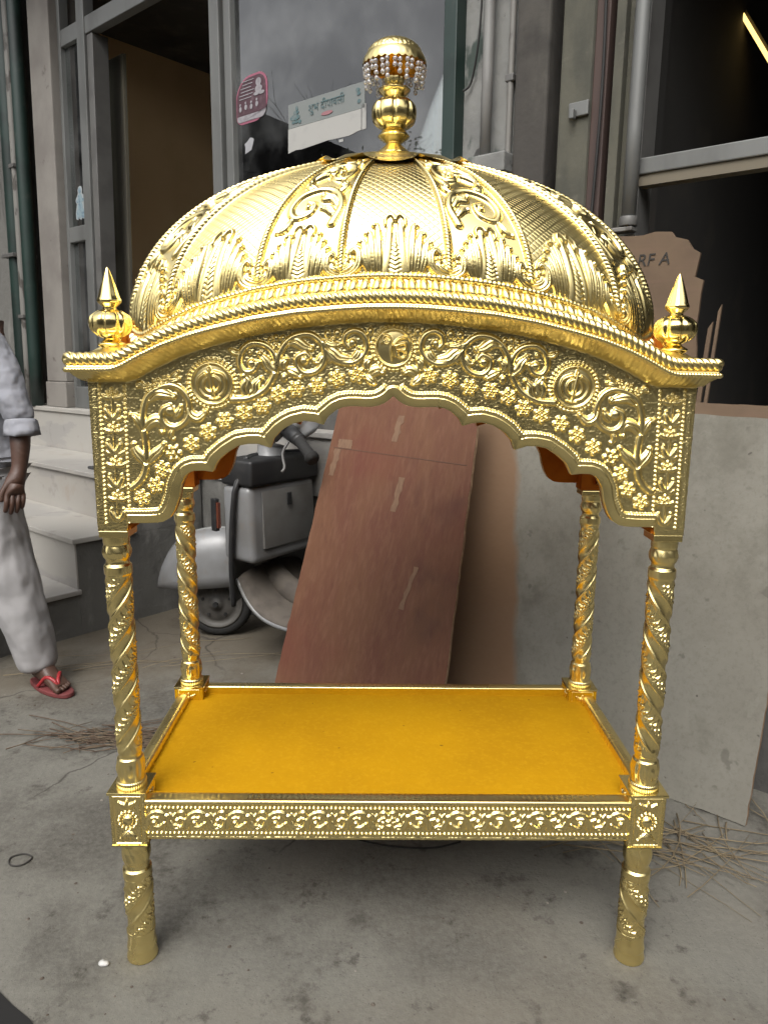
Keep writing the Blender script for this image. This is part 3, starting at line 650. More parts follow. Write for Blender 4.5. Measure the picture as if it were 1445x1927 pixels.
# bead band (gadroons) between dome and eave, and the rope above it
nb = 2400; sb = np.linspace(0, sl[-1], nb, endpoint=False); x, y = base_at(sb); zbb = zb_at(x, y)
ang_n = np.stack([np.abs(x / DA) ** (DN - 1) * np.sign(x) / DA, np.abs(y / DB) ** (DN - 1) * np.sign(y) / DB], 1); ang_n /= np.linalg.norm(ang_n, axis=1, keepdims=True)
tv = np.linspace(0, 1, 40); G = np.zeros((nb, 40, 3)); per = sl[-1] / round(sl[-1] / .0212)
sfold = np.where(sb > sl[-1] / 2, sl[-1] - sb, sb)
for j, t in enumerate(tv):
    ph = ((sfold / per + .22 * (t - .5)) % 1) - .5
    d = 1 - (ph / .43) ** 2 - ((t - .47) / .43) ** 2
    h = .0125 * np.sqrt(np.maximum(d, 0))
    o_ = .012 - .010 * t + h
    G[:, j] = np.stack([x + ang_n[:, 0] * o_, y + ang_n[:, 1] * o_, zbb + .044 + .036 * t], 1)
put('bead_band', grid_mesh('bead_band', G, closeu=True), GOLD, palki)
P = resample(np.stack([x + ang_n[:, 0] * .003, y + ang_n[:, 1] * .003, zbb + .080], 1), .0016, True)
s_ = np.arange(len(P)) * .0016; half = len(P) / 2; s_ = np.where(np.arange(len(P)) > half, (len(P) - np.arange(len(P))) * .0016, s_)
T, N, Bn = frames(P, True); th = np.linspace(0, 2 * PI, 16, endpoint=False)[None, :]; sg = np.where(np.arange(len(P)) > half, -1., 1.)[:, None]
R = .0062 * (.68 + .32 * np.abs(np.sin((s_[:, None] * 2 * PI / .0085 - sg * th) / 2)))
put('dome_rope', grid_mesh('dome_rope', P[:, None] + R[..., None] * (N[:, None] * np.cos(th)[..., None] + Bn[:, None] * np.sin(th)[..., None]), True, True), GOLD, palki)
# roof deck from the eave in to the dome foot
E0 = resample(eave_ring(.85, .046), .004, True); an = np.arctan2(E0[:, 1] / HY, E0[:, 0] / HX)
inner = []
for (ex, ey, ez) in E0:
    k = (abs(ex / DA) ** DN + abs(ey / DB) ** DN) ** (-1 / DN); ix, iy = ex * k * .99, ey * k * .99; inner.append((ix, iy, float(zb_at(np.array(ix), np.array(iy))) + .047))
inner = np.array(inner); put('roof_deck', grid_mesh('roof_deck', np.stack([E0 + (inner - E0) * t for t in np.linspace(0, 1, 5)], 1), closeu=True), GOLD, palki)

# collar of scalloped petals on the crown
th = np.linspace(0, 2 * PI, 288, endpoint=False); rad = np.linspace(.02, 1, 26)
sc8 = np.abs(np.cos(th * 4.0 + .2)) ** .8
Rr = rad[None, :] * (.148 + .026 * sc8[:, None] * rad[None, :] ** 2)
Zc = 1.741 - .052 * rad[None, :] ** 2.2 + .010 * (sc8[:, None] - .6) * rad[None, :] ** 3 + .003 * np.sin(rad[None, :] * 22)
Xc, Yc = Rr * np.cos(th)[:, None], Rr * .80 * np.sin(th)[:, None]
# it lies on the crown: follow the dome below and lift its edge a little
dr_ = np.clip(np.sqrt((np.abs(Xc) / DA) ** 2 + (np.abs(Yc) / DB) ** 2), 0, 1)
fyc = (np.abs(np.sin(th)) * .9)[:, None] ** 2; exc = 2.08 - .20 * fyc
zb_c = (1.350 + .079 * .4) * (1 - fyc) + 1.455 * fyc
Zc = zb_c + (ZTOP - zb_c) * (1 - dr_ ** exc) ** (1 / exc) + .010 + .010 * (1 - rad[None, :]) + .010 * (.6 - sc8[:, None]) * rad[None, :] ** 5 + .0035 * np.sin(rad[None, :] * 20)
CP = np.stack([Xc, Yc, Zc], -1)
put('crown_collar', grid_mesh('crown_collar', CP, closeu=True), GOLD, palki)

# ---- finials
def flute(n, d, z0=-9, z1=9):
    return lambda th, z: 1 - d * np.where((z > z0) & (z < z1), np.abs(np.cos(th * n / 2)) ** 22, 0)
fin = thing('palanquin_top', '', ''); 
for k in ('label', 'category'):
    if k in fin: del fin[k]
fin.name = 'crown_finial'; fin.parent = palki
def lat_part(name, prof, par, n=64, fl=None, c=(0, 0), m=GOLDS, z0=0):
    pr = crom(prof, 5); G = lathe(pr, n, fl, c, z0)
    return put(name, grid_mesh(name, np.transpose(G, (1, 0, 2)), closeu=True), m, par)
lat_part('finial_base', [(.0, 1.735), (.036, 1.735), (.0345, 1.740), (.029, 1.745), (.021, 1.752), (.0165, 1.757), (.0155, 1.760)], fin, fl=lambda th, z: 1 + .03 * np.cos(th * 16) * (z < 1.752), m=GOLD)
lat_part('lower_cup', [(.0155, 1.759), (.022, 1.763), (.0325, 1.7705), (.033, 1.774), (.026, 1.781), (.0215, 1.786)], fin, fl=flute(12, .04))
lat_part('ribbed_bulb', [(.0215, 1.786), (.032, 1.790), (.0435, 1.800), (.0475, 1.815), (.045, 1.831), (.035, 1.841), (.0225, 1.846)], fin, 96, flute(8, .13, 1.791, 1.842))
lat_part('upper_cup', [(.0225, 1.846), (.0195, 1.848), (.0245, 1.852), (.0325, 1.860), (.032, 1.864), (.0185, 1.869), (.0150, 1.872)], fin, fl=flute(12, .05))
lat_part('lotus_knop', [(.0150, 1.871), (.0195, 1.878), (.0200, 1.886), (.016, 1.895), (.012, 1.899), (.012, 1.935)], fin, fl=lambda th, z: 1 + .06 * np.cos(th * 10))
th = np.linspace(0, 2 * PI, 144, endpoint=False)
um = np.array([(.0665, 1.909), (.066, 1.914), (.063, 1.921), (.0585, 1.928), (.0565, 1.930), (.055, 1.934), (.047, 1.944), (.034, 1.952), (.018, 1.957), (.004, 1.959), (.001, 1.959)])
um = crom(um, 6); G = np.zeros((144, len(um), 3))
for j, (r, z) in enumerate(um):
    w = max(0, 1 - (z - 1.909) / .014); zz = z - .004 * np.abs(np.sin(th * 15)) * w + .0014 * np.sin(th * 36) * (1.93 < z < 1.94); rr_ = r * (1 + .012 * np.sin(th * 24) * (z > 1.932) * np.sin(z * 600))
    G[:, j] = np.stack([rr_ * np.cos(th), rr_ * np.sin(th), zz], 1)
put('umbrella_cap', grid_mesh('umbrella_cap', G, closeu=True), GOLD, fin)
lat_part('umbrella_lining', [(.0645, 1.911), (.058, 1.922), (.04, 1.937), (.02, 1.944), (.008, 1.945)], fin, m=mat('amber_metal', (.55, .26, .03), .35, .8))
bmc = bmesh.new(); bmesh.ops.create_icosphere(bmc, subdivisions=2, radius=1); ico_v = np.array([q.co for q in bmc.verts]); ico_f = [tuple(v.index for v in f.verts) for f in bmc.faces]; bmc.free()
for k in range(30):
    a = 2 * PI * (k // 2) / 15 + (k % 2) * .165 + .1; mb = MB(); n = (4, 2, 3, 4, 2, 4, 3)[k % 7]
    for j in range(n):
        rr_ = .0622 - .0012 * j; mb.add(ico_v * np.array([.0048, .0048, .0052]) + np.array([rr_ * math.cos(a), rr_ * math.sin(a), 1.9015 - j * .0103 - (k % 3) * .0012]), ico_f)
    mb.build('crystal_string', CRYSTAL, fin)
for sx in (-1, 1):
    for sy in (-1, 1):
        cf = bpy.data.objects.new('corner_finial', None); link(cf, palki); c = (sx * .531, sy * .252)
        lat_part('foot', [(.030, 1.312), (.030, 1.318), (.024, 1.321), (.018, 1.326), (.0245, 1.331), (.0245, 1.335), (.016, 1.340), (.012, 1.345)], cf, 40, c=c)
        lat_part('ribbed_bulb', [(.012, 1.344), (.024, 1.348), (.036, 1.358), (.0395, 1.371), (.037, 1.383), (.026, 1.392), (.014, 1.397)], cf, 80, flute(8, .13, 1.348, 1.394), c)
        lat_part('spire', [(.012, 1.396), (.0125, 1.401), (.020, 1.408), (.0218, 1.413), (.019, 1.420), (.0145, 1.436), (.008, 1.456), (.003, 1.469), (.0005, 1.473)], cf, 40, lambda th, z: 1 - .06 * np.abs(np.cos(th * 4)) ** 6, c)

# ---- columns, blocks, legs
def spiral(z0, z1, prof, hand, pitch=.2, starts=2, nz=460, nth=240, zs0=None, zs1=None):
    z = np.linspace(z0, z1, nz)[:, None]; th = np.linspace(0, 2 * PI, nth, endpoint=False)[None, :]
    pr = np.array(prof); R = np.interp(z, pr[:, 1], pr[:, 0]) + 0 * th
    p = (th * hand / (2 * PI) * starts - z / pitch * starts * 1.0) % 1
    along = (th * hand / (2 * PI) * starts + z * 26)
    rib = np.where(p < .36, -.0018 * np.sin(PI * p / .36), 0) + .0020 * (np.exp(-((p - .36) / .028) ** 2) + np.exp(-((p - .0) / .028) ** 2) + np.exp(-((p - 1.) / .028) ** 2))
    rp1 = np.where((p > .37) & (p < .45), .0012 * (1 + .35 * np.sin(along * 60)), 0) + np.where((p > .88) & (p < .97), .0013 * (1 + .35 * np.sin(along * 60)), 0)
    f = (p - .45) / .43; a = along * 2.2
    fl = .0024 * np.maximum(0, np.cos(2 * PI * (a + .55 * np.sin(f * PI)))) * np.sin(PI * np.clip(f, 0, 1)) ** .6 + .0016 * np.maximum(0, np.cos(2 * PI * (2 * a + 1.7 * f))) * (f > .5) 
    fl = np.where((f > 0) & (f < 1), fl, 0)
    tri = np.clip((z - zs0) / .012, 0, 1) * np.clip((zs1 - z) / .012, 0, 1)
    R = R + (rib + rp1 + fl - .0006) * tri
    return z, th, R
def column(name, x, y, hand, par):
    prof = [(.030, .4235), (.031, .430), (.029, .436), (.0268, .4365), (.0278, .452), (.0285, .470), (.0265, .486), (.0228, .489), (.0225, .495), (.0245, .500), (.0248, .52), (.0248, .86), (.0250, .884), (.0268, .888), (.0268, .904), (.0225, .9085), (.022, .915), (.0255, .922), (.027, .932), (.0255, .943), (.0245, .948), (.0255, .951), (.0255, .966)]
    z, th, R = spiral(.4235, .966, prof, hand, zs0=.505, zs1=.884)
    R = R + np.where((z > .44) & (z < .487), .0010 * np.cos(th * 14) * np.sin((z - .44) / .047 * PI) + .0012 * np.maximum(0, np.cos(th * 5)) * np.cos((z - .463) * 200), 0)
    R = R + np.where((z > .918) & (z < .946), .0016 * np.abs(np.sin(th * 4 + (z - .93) * 60)) * np.sin((z - .918) / .028 * PI), 0) + np.where((z > .424) & (z < .436), .0006 * np.sin(th * 40), 0)
    R = R + np.where((z > .872) & (z < .904), .0013 * np.maximum(0, np.cos(th * 6)) * np.sin((z - .872) / .032 * PI), 0)
    R = R + np.where((z > .50) & (z < .522), .0016 * np.maximum(0, np.cos(th * 6 + 1)) * np.sin((z - .50) / .022 * PI), 0)
    G = np.stack([x + R * np.cos(th), y + R * np.sin(th), z + 0 * th], -1)
    return put(name, grid_mesh(name, np.transpose(G, (1, 0, 2)), closeu=True), GOLD, par)
def leg(name, x, y, hand, par):
    prof = [(.0005, .0006), (.0328, .0007), (.0335, .006), (.0318, .016), (.0308, .026), (.032, .030), (.031, .036), (.0295, .045), (.0292, .205), (.0305, .212), (.0305, .224), (.0262, .229), (.0258, .238), (.0285, .25), (.0288, .27), (.0272, .284), (.0275, .30)]
    z, th, R = spiral(.0006, .30, prof, hand, zs0=.070, zs1=.205, nz=420)
    R = R + np.where((z > .24) & (z < .283), .0018 * np.abs(np.sin(th * 4 + (z - .26) * 50)) * np.sin((z - .24) / .043 * PI), 0) + np.where((z > .18) & (z < .205), .0014 * np.abs(np.sin(th * 5)) , 0)
    R = R + np.where((z > .066) & (z < .072), .0012, 0)
    G = np.stack([x + R * np.cos(th), y + R * np.sin(th), z + 0 * th], -1)
    return put(name, grid_mesh(name, np.transpose(G, (1, 0, 2)), closeu=True), GOLD, par)
hb = HM(-.036, .036, .299, .42, .0006)
for p in ([(-.029, .305), (-.029, .414)], [(.029, .305), (.029, .414)], [(-.029, .305), (.029, .305)], [(-.029, .414), (.029, .414)]): hb.stroke(p, .0022, h=.003, spline=False)
hb.beads([(-.0335, .303), (-.0335, .416)], .0016, .0042, .0022); hb.beads([(.0335, .303), (.0335, .416)], .0016, .0042, .0022)
hb.blob(0, .359, .0125, .0135, h=.009); hb.beads([(.019 * math.cos(a), .359 + .020 * math.sin(a)) for a in np.linspace(0, 2 * PI, 40)], .0036, .0082, .0055)
for sz in (-1, 1):
    for k in (-1, 0, 1): hb.leaf([(0, .359 + sz * .026), (k * .009, .359 + sz * .036), (k * .017, .359 + sz * (.046 - abs(k) * .004))], .0058, .006)
hb.hammer(.004, .002, .001); hb.final(1)
xx, zz_ = np.meshgrid(np.linspace(-.036, .036, 76), np.linspace(.30, .418, 120), indexing='ij'); hh = hb.at(xx, zz_)
def block(name, x, y, par):
    V = []; F = []; k0 = 0; nu, nv_ = xx.shape
    for r in range(4):
        c, s_ = round(math.cos(r * PI / 2)), round(math.sin(r * PI / 2)); yl = -.036 - hh
        P = np.stack([x + c * xx - s_ * yl, y + s_ * xx + c * yl, zz_], -1).reshape(-1, 3)
        I, J = np.meshgrid(np.arange(nu - 1), np.arange(nv_ - 1), indexing='ij'); a = I * nv_ + J + k0
        F.append(np.stack([a, a + nv_, a + nv_ + 1, a + 1], -1).reshape(-1, 4)); V.append(P); k0 += len(P)
    b = put(name, np_mesh(bpy.data.meshes.new(name), np.vstack(V), np.vstack(F)), GOLD, par)
    MB().box(x - .0405, x + .0405, y - .0405, y + .0405, .4175, .4235).build('cap_plate', GOLDS, b, bevel=.001); MB().box(x - .038, x + .038, y - .038, y + .038, .2965, .3005).build('foot_plate', GOLDS, b, bevel=.001)
for sx in (-1, 1):
    for sy in (-1, 1):
        x, y = sx * CX, sy * CY
        column('column', x, y, sx * sy, palki); leg('leg', x, y, sx * sy, palki); block('corner_block', x, y - 0, palki)
# ---- rails: roll, bead rows and a running scroll
RL = CX - .036
hr = HM(-RL - .002, .003, .31, .41, .0007)
hr.stroke([(-RL, .3985), (0, .3985)], .0068, h=.005, spline=False); hr.rope([(-RL, .3985), (0, .3985)], .007, .0042, .0058, 1, .5)
for z in (.3855, .3265): hr.beads([(-RL + .004, z), (0, z)], .0034, .0091, .005)
hr.stroke([(-RL, .316), (0, .316)], .003, h=.002, spline=False)
per = RL / 6
for k in range(6):
    c = -RL + (k + .5) * per; e = 1
    Sx = lambda pts, w0, w1, h=.0058: hr.stroke([(c + u * per, .356 + w * .05) for u, w in pts], w0, w1, h)
    Lx = lambda pts, w0: hr.leaf([(c + u * per, .356 + w * .05) for u, w in pts], w0, .0058)
    Sx([(-.5, -.32), (-.46, .12), (-.3, .36), (-.12, .3), (.02, .1)], .0062, .0035); Lx([(-.36, .3), (-.22, .38), (-.08, .28), (.0, .05)], .0062)
    hr.blob(c - .30 * per, .356 - .10 * .05, .0062, h=.0068); Lx([(-.44, -.2), (-.36, .1), (-.2, .12)], .0048); Lx([(-.3, -.32), (-.16, -.3), (-.06, -.12)], .0055)
    Sx([(.02, .2), (.06, -.22), (.22, -.38), (.40, -.26), (.44, .02), (.34, .12)], .0058, .0032); hr.blob(c + .27 * per, .356 + .0, .0058, h=.0065)
    Lx([(.1, .34), (.18, .12), (.22, .3)], .005); Lx([(.3, .34), (.4, .38), (.47, .28)], .0055); Lx([(.1, -.02), (.16, -.2), (.3, -.24)], .0045); hr.blob(c + .5 * per, .356 - .3 * .05, .004, h=.005)
hr.flower(-.0005, .356, .016, .006); hr.hammer(.0042, .0021, .0009); hr.final(1)
rx, rz = np.meshgrid(np.linspace(-RL, RL, 1000), np.linspace(.312, .404, 92), indexing='ij'); rh = hr.at(-np.abs(rx), rz)
FY = -HY - .001
topv = [(.0005, .4047), (.005, .4055), (.010, .4050), (.016, .4055), (.024, .4050), (.026, .402), (.0262, .380)]
xs_ = rx[:, 0]; extra = np.stack([np.stack([xs_, np.full_like(xs_, FY + a), z + .0007 * np.abs(np.sin(xs_ / .012 * PI)) * (k in (2, 3))], -1) for k, (a, z) in enumerate(topv)], 1)
under = np.stack([xs_, np.full_like(xs_, FY + .026), np.full_like(xs_, .3115)], -1)[:, None]
me_rail = grid_mesh('rail', np.concatenate([under, np.stack([rx, FY - rh, rz], -1), extra], 1))
put('front_rail', me_rail, GOLD, palki)
o = put('back_rail', me_rail, None, palki); o.rotation_euler = (0, 0, PI)
ratio = (CY - .036) / RL
for sx in (-1, 1):
    o = put('side_rail', me_rail, None, palki); o.matrix_basis = Matrix.Translation((sx * (HX - HY), 0, 0)) @ Matrix.Rotation(sx * PI / 2, 4, 'Z') @ Matrix.Diagonal((ratio, 1, 1, 1))
# cloth tray
gx, gy = np.meshgrid(np.linspace(-.5485, .5485, 120), np.linspace(-.2585, .2585, 60), indexing='ij')
gz = .386 + .0012 * np.sin(gx * 13 + gy * 7) * np.sin(gy * 19 - gx * 4) + .0010 * np.sin(gx * 31 - gy * 22) * np.exp(-((gx + .35) / .25) ** 2)
put('platform_cloth', grid_mesh('platform_cloth', np.stack([gx, gy, gz], -1)), ORANGE, palki)
w = .5465
for sy in (-1, 1):
    MB().box(-.507, .507, sy * .2565 - .0018, sy * .2565 + .0018, .378, .4035).build('rail_lining', ORANGE, palki)
for sx in (-1, 1):
    MB().box(sx * w - .0018, sx * w + .0018, -.217, .217, .378, .4035).build('rail_lining', ORANGE, palki)
    for sy in (-1, 1):
        MB().box(sx * .545 - .0385, sx * .545 + .0385, sy * .255 - .0385, sy * .255 + .0385, .3795, .4172).build('corner_cloth_wrap', ORANGE, palki) if sy > 0 else None
MB().box(-.535, .535, -.245, .245, .330, .345).build('platform_board', mat('bare_deal', (.25, .17, .10), .8), palki)

# ------------------------------------------------------------------ GROUND
n_ = 41; gx = np.linspace(-40, 40, n_)
g_ = np.stack(np.meshgrid(gx, gx, indexing='ij') + [np.zeros((n_, n_))], -1)
tag(put('ground', grid_mesh('ground', g_), GROUND), kind='structure')

# ------------------------------------------------------------------ BUILDING behind (frame: t along the facade, s away from the street, z up)
O = np.array([-1.549, 1.59, 0]); FA = np.array([.757, -.653, 0]); FB = np.array([.653, .757, 0]); UP = np.array([0, 0, 1.])
def W(t, s, z):
    # the left half of the front is sheared to imitate barrel lens distortion
    k = .05 * (z - 2.2) * min(1, max(0, (.3 - t) / 1.0)) if z > .95 else 0
    return tuple(O + FA * (t + k) + FB * s + UP * z)
def fbox(mb, t0, t1, s0, s1, z0, z1):
    return mb.hexa([W(t0, s0, z0), W(t1, s0, z0), W(t1, s1, z0), W(t0, s1, z0), W(t0, s0, z1), W(t1, s0, z1), W(t1, s1, z1), W(t0, s1, z1)])
def fpart(name, m, par, boxes, bevel=0):
    mb = MB()
    for b in boxes: fbox(mb, *b)
    return mb.build(name, m, par, bevel=bevel)
shop = thing('shop_building', 'old shop building with glass front, grimy columns and dark doorways on a raised plinth', 'building', W(0, 1.0, 0))
PZ = 1.0; GS = .98; TOP = 5.0
fpart('unseen_overhang', DIRTY, shop, [(-7, 7, .25, GS - .03, 4.0, 4.12), (-7, 7, .22, .30, 4.1205, 4.5)])  # overhang out of view, added to shade the facade and cut sky light
# plinth and porch
fpart('plinth', DIRTY, shop, [(-6, 5, .88, 1.5, 0, PZ - .03)])
fpart('porch_slab', MARBLE, shop, [(-6, 2.0, .855, 1.5, PZ - .028, PZ)], .004)
fpart('porch_facing', MARBLE, shop, [(-6, 1.35, .868, .879, .70, PZ - .029)])
# left end wall, green pipes, cream pilaster
fpart('grimy_wall', DARKWALL if False else DIRTY, shop, [(-6, -2.07, .93, 1.2, PZ, TOP)])
fpart('pilaster', PILASTER, shop, [(-1.70, -1.435, .90, 1.1, PZ + .17, TOP), (-1.71, -1.43, .892, 1.1, PZ + .001, PZ + .168)], .006)
fpart('wall_gap', REDWOOD, shop, [(-1.79, -1.705, 1.0, 1.1, PZ, TOP)])
# interior room behind the glass
fpart('shop_room', ROOM, shop, [(-2.2, 1.9, 3.6, 3.7, .9, 3.6), (-2.2, -2.1, 1.2, 3.6, .9, 3.6)])
fpart('room_partition', BLACKROOM, shop, [(1.8, 1.9, 1.31, 3.6, .9, 3.6)])  # blackened so skylight through the glass does not show on it
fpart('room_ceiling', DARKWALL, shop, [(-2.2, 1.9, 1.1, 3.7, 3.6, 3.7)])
fpart('room_floor', DIRTY, shop, [(-2.2, 4.5, 1.5, 6, .9, .985)])
fpart('upper_wall', DIRTY, shop, [(-1.43, 1.5, GS - .02, 1.2, 3.9, TOP), (1.5, 5, GS - .02, 1.2, 3.2, TOP)])
# aluminium window frames
fr = fpart('window_frame', ALU, shop, [
    (-1.434, -1.40, GS - .03, GS + .03, PZ, 3.9), (-1.195, -1.11, GS - .035, GS + .03, PZ, 3.9),
    (-1.398, -1.197, GS - .03, GS + .03, 2.04, 2.13), (-1.398, -1.197, GS - .03, GS + .03, PZ + .001, 1.14), (-1.398, .108, GS - .028, GS + .028, 3.15, 3.24)], .004)
fpart('door_jamb', ALUD, shop, [(-1.108, -1.045, GS - .02, GS + .08, PZ, 3.148)], .004)
fpart('window_mullion', ALU, shop, [(.110, .185, GS - .05, GS + .05, PZ, 3.9), (.197, .25, GS - .03, GS + .03, PZ, 3.9)], .004)
fpart('window_mullion', ALUD, shop, [(.185, .197, GS - .01, GS + .03, PZ, 3.9)])
fpart('pale_strip', mat('pale_strip_paint', (.36, .38, .38), .7), shop, [(1.285, 1.372, GS + .05, GS + .09, 2.06, 3.5)], .004)  # added pale strip set upright just behind the glass
fpart('window_sill', ALU, shop, [(.25, 1.50, GS - .03, GS + .03, 1.98, 2.055)], .004)
fpart('window_apron', DIRTY, shop, [(.25, 1.60, GS - .01, GS + .10, PZ, 1.979)])
fpart('glass_pane', GLASS, shop, [(.25, 1.50, GS, GS + .006, 2.056, 3.9)])
fpart('glass_pane', GLASS, shop, [(-1.399, -1.196, GS, GS + .006, 2.131, 3.149)])
fpart('glass_pane', GLASS, shop, [(-1.399, -1.196, GS, GS + .006, 1.141, 2.039)])
fpart('curtain', mat('dull_curtain', (.20, .18, .13), .9, layers=[((.10, .09, .07), .9, dict(scale=9, lo=.4, hi=.6, stretch=(1, 1, .05)))]), shop, [(-1.40, -1.06, GS + .18, GS + .2, PZ, 3.1)])
# mural strips right of the window: green jamb, peeling wall, ledge, columns
fpart('green_jamb', GREEN, shop, [(1.502, 1.56, GS - .04, GS + .1, PZ, 3.9)], .004)
fpart('peeling_wall', PLASTER, shop, [(1.56, 1.80, GS + .02, 1.3, 2.05, TOP)])
fpart('wall_ledge', PLASTER, shop, [(1.50, 1.80, GS - .07, GS + .3, 1.98, 2.048)], .006)
fpart('lower_wall', DARKWALL, shop, [(1.60, 1.80, GS, 1.3, PZ, 1.978)])
fpart('dark_column', DARKWALL, shop, [(1.80, 1.93, GS - .02, 1.4, PZ, TOP)], .01)
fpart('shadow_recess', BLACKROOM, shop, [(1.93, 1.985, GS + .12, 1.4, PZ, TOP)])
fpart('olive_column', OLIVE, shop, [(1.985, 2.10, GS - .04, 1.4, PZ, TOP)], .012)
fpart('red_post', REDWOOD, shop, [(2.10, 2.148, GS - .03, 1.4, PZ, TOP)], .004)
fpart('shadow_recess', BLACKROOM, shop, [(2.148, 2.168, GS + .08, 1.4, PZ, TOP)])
fpart('door_post', OLIVE, shop, [(2.168, 2.20, GS - .03, GS + .1, PZ, TOP), (2.20, 2.232, GS + .0, GS + .1, PZ, TOP)], .003)
fpart('door_post', ALUD, shop, [(2.232, 2.272, GS - .01, GS + .1, PZ, 3.2)], .003)
fpart('hinge_plate', ALU, shop, [(2.03, 2.10, GS - .052, GS - .0405, 2.11, 2.155), (2.045, 2.06, GS - .075, GS - .053, 2.10, 2.13)], .003)
fpart('door_bar', ALU, shop, [(2.272, 3.9, GS - .02, GS + .03, 1.905, 1.955)], .004)
fpart('door_bar_lip', mat('tan_lip', (.20, .17, .12), .7), shop, [(2.272, 3.9, GS - .012, GS + .04, 1.872, 1.9045)])
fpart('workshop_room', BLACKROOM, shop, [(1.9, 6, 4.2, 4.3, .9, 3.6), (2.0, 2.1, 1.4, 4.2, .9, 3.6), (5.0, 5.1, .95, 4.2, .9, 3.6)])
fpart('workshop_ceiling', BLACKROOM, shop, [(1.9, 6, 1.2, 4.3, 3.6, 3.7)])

BLACKP2 = mat('black_cable', (.02, .019, .018), .7)
# pipes on the facade: things of their own
def vpipe(name, label, t, s, z0, z1, r, m, brackets=()):
    root = thing(name, label, 'pipe', W(t, s, z0), 'pipes on the shop front')
    MB().tube([W(t, s, z) for z in np.linspace(z0, z1, 12)], r, 14).build('pipe_run', m, root, True)
    for z in brackets:
        mb = MB(); fbox(mb, t - r * 1.5, t + r * 1.5, s - r * 1.25, s + r * 1.6, z - .012, z + .012); mb.build('pipe_clamp', ALUD, root, bevel=.003)
    return root
vpipe('green_pipe', 'dark green pipe left of the worn whitish pipe on the grimy wall', -1.995, .885, PZ, TOP, .058, GREEN, (2.0,))
vpipe('worn_pipe', 'worn whitish pipe with flaking paint between two dark green pipes', -1.905, .865, PZ, TOP, .024, WORNP, (2.55, 1.6))
vpipe('green_pipe', 'dark green pipe next to the cream pilaster', -1.83, .885, PZ, TOP, .044, GREEN)
vpipe('wall_pipe', 'pale grey pipe running up the peeling white wall', 1.69, .955, 2.05, TOP, .020, PIPE)
vpipe('rusty_conduit', 'thin rusty conduit at the right edge of the peeling wall', 1.775, .975, 1.2, TOP, .011, WORNP, (2.3, 2.6))
dp = vpipe('drain_pipe', 'aluminium drain pipe with end collar beside the dark workshop doorway', 2.262, .93, 1.745, TOP, .023, ALU, ())
MB().tube([W(2.262, .93, 1.745), W(2.262, .93, 1.775)], .029, 16).build('end_collar', ALUD, dp, True, bevel=.003)
mb = MB(); fbox(mb, 2.17, 2.285, .905, .955, 1.728, 1.742); mb.build('pipe_shelf', WORNP, dp, bevel=.003)

cb = crom([W(1.60, .985, 3.3), W(1.615, .965, 2.95), (W(1.64, .95, 2.72)), W(1.655, .955, 2.62), W(1.64, .965, 2.45), W(1.60, .985, 2.33), W(1.57, .975, 2.30)], 10)
tag(MB().tube(cb, .004, 6).build('slack_cable', BLACKP2, None, True), 'slack black cable looping down the peeling white wall', 'cable')
cb = crom([W(2.135, .94, 3.4), W(2.13, .935, 2.7), W(2.14, .938, 2.2), W(2.125, .94, 1.6), W(2.13, .94, 1.1)], 10)
tag(MB().tube(cb, .005, 6).build('slack_cable', BLACKP2, None, True), 'dark cable running straight down the dark red post', 'cable')
# stickers and banner on the glass
def flat(name, label, cat, m, outline, s, th=.0018, par=None):
    o = MB().poly([W(t, s, z) for t, z in outline], tuple(-FB), th).build(name, m, par)
    return tag(o, label, cat) if label else o
def rrect(t0, t1, z0, z1, r=(0, 0, 0, 0), n=10):
    pts = []
    for (cx, cz, a0, rr) in ((t1, z1, 0, r[0]), (t0, z1, 90, r[1]), (t0, z0, 180, r[2]), (t1, z0, 270, r[3])):
        sx = -1 if cx == t1 else 1; sz = -1 if cz == z1 else 1
        if rr == 0: pts.append((cx, cz)); continue
        for k in range(n + 1):
            a = math.radians(a0 + 90 * k / n); pts.append((cx + sx * rr + rr * math.cos(a), cz + sz * rr + rr * math.sin(a)))
    return pts
paper = lambda nme, c, c2=(.2, .2, .2): mat(nme, c, .7, layers=[(c2, .5, dict(scale=18, lo=.5, hi=.75, detail=8))])
bn = thing('diwali_banner', 'faded paper banner with blue Hindi greeting over a white half, stuck on the window glass', 'banner', W(.84, .97, 2.25))
flat('banner_top', None, None, paper('faded_banner', (.27, .29, .28), (.22, .25, .25)), rrect(.615, 1.078, 2.345, 2.445), GS - .002, par=bn)
flat('banner_bottom', None, None, paper('white_paper', (.52, .51, .48), (.42, .42, .40)), [(.61, 2.243), (.66, 2.25), (.70, 2.247), (.86, 2.256), (.99, 2.252), (1.045, 2.262), (1.058, 2.262), (1.058, 2.344), (.612, 2.344)], GS - .002, par=bn)
flat('banner_strip', None, None, paper('white_strip', (.50, .49, .46)), rrect(1.062, 1.085, 2.262, 2.36, (.006, 0, 0, .006)), GS - .002, par=bn)
flat('banner_scrap', None, None, paper('white_scrap', (.50, .50, .48)), rrect(.93, .955, 2.236, 2.246), GS - .002, par=bn)
TEAL = mat('teal_ink', (.11, .19, .20), .8, layers=[((.22, .26, .26), .8, dict(scale=30, lo=.45, hi=.6))]); PINKI = mat('faded_pink', (.42, .20, .22), .8); INK = mat('dark_ink', (.05, .045, .04), .9)
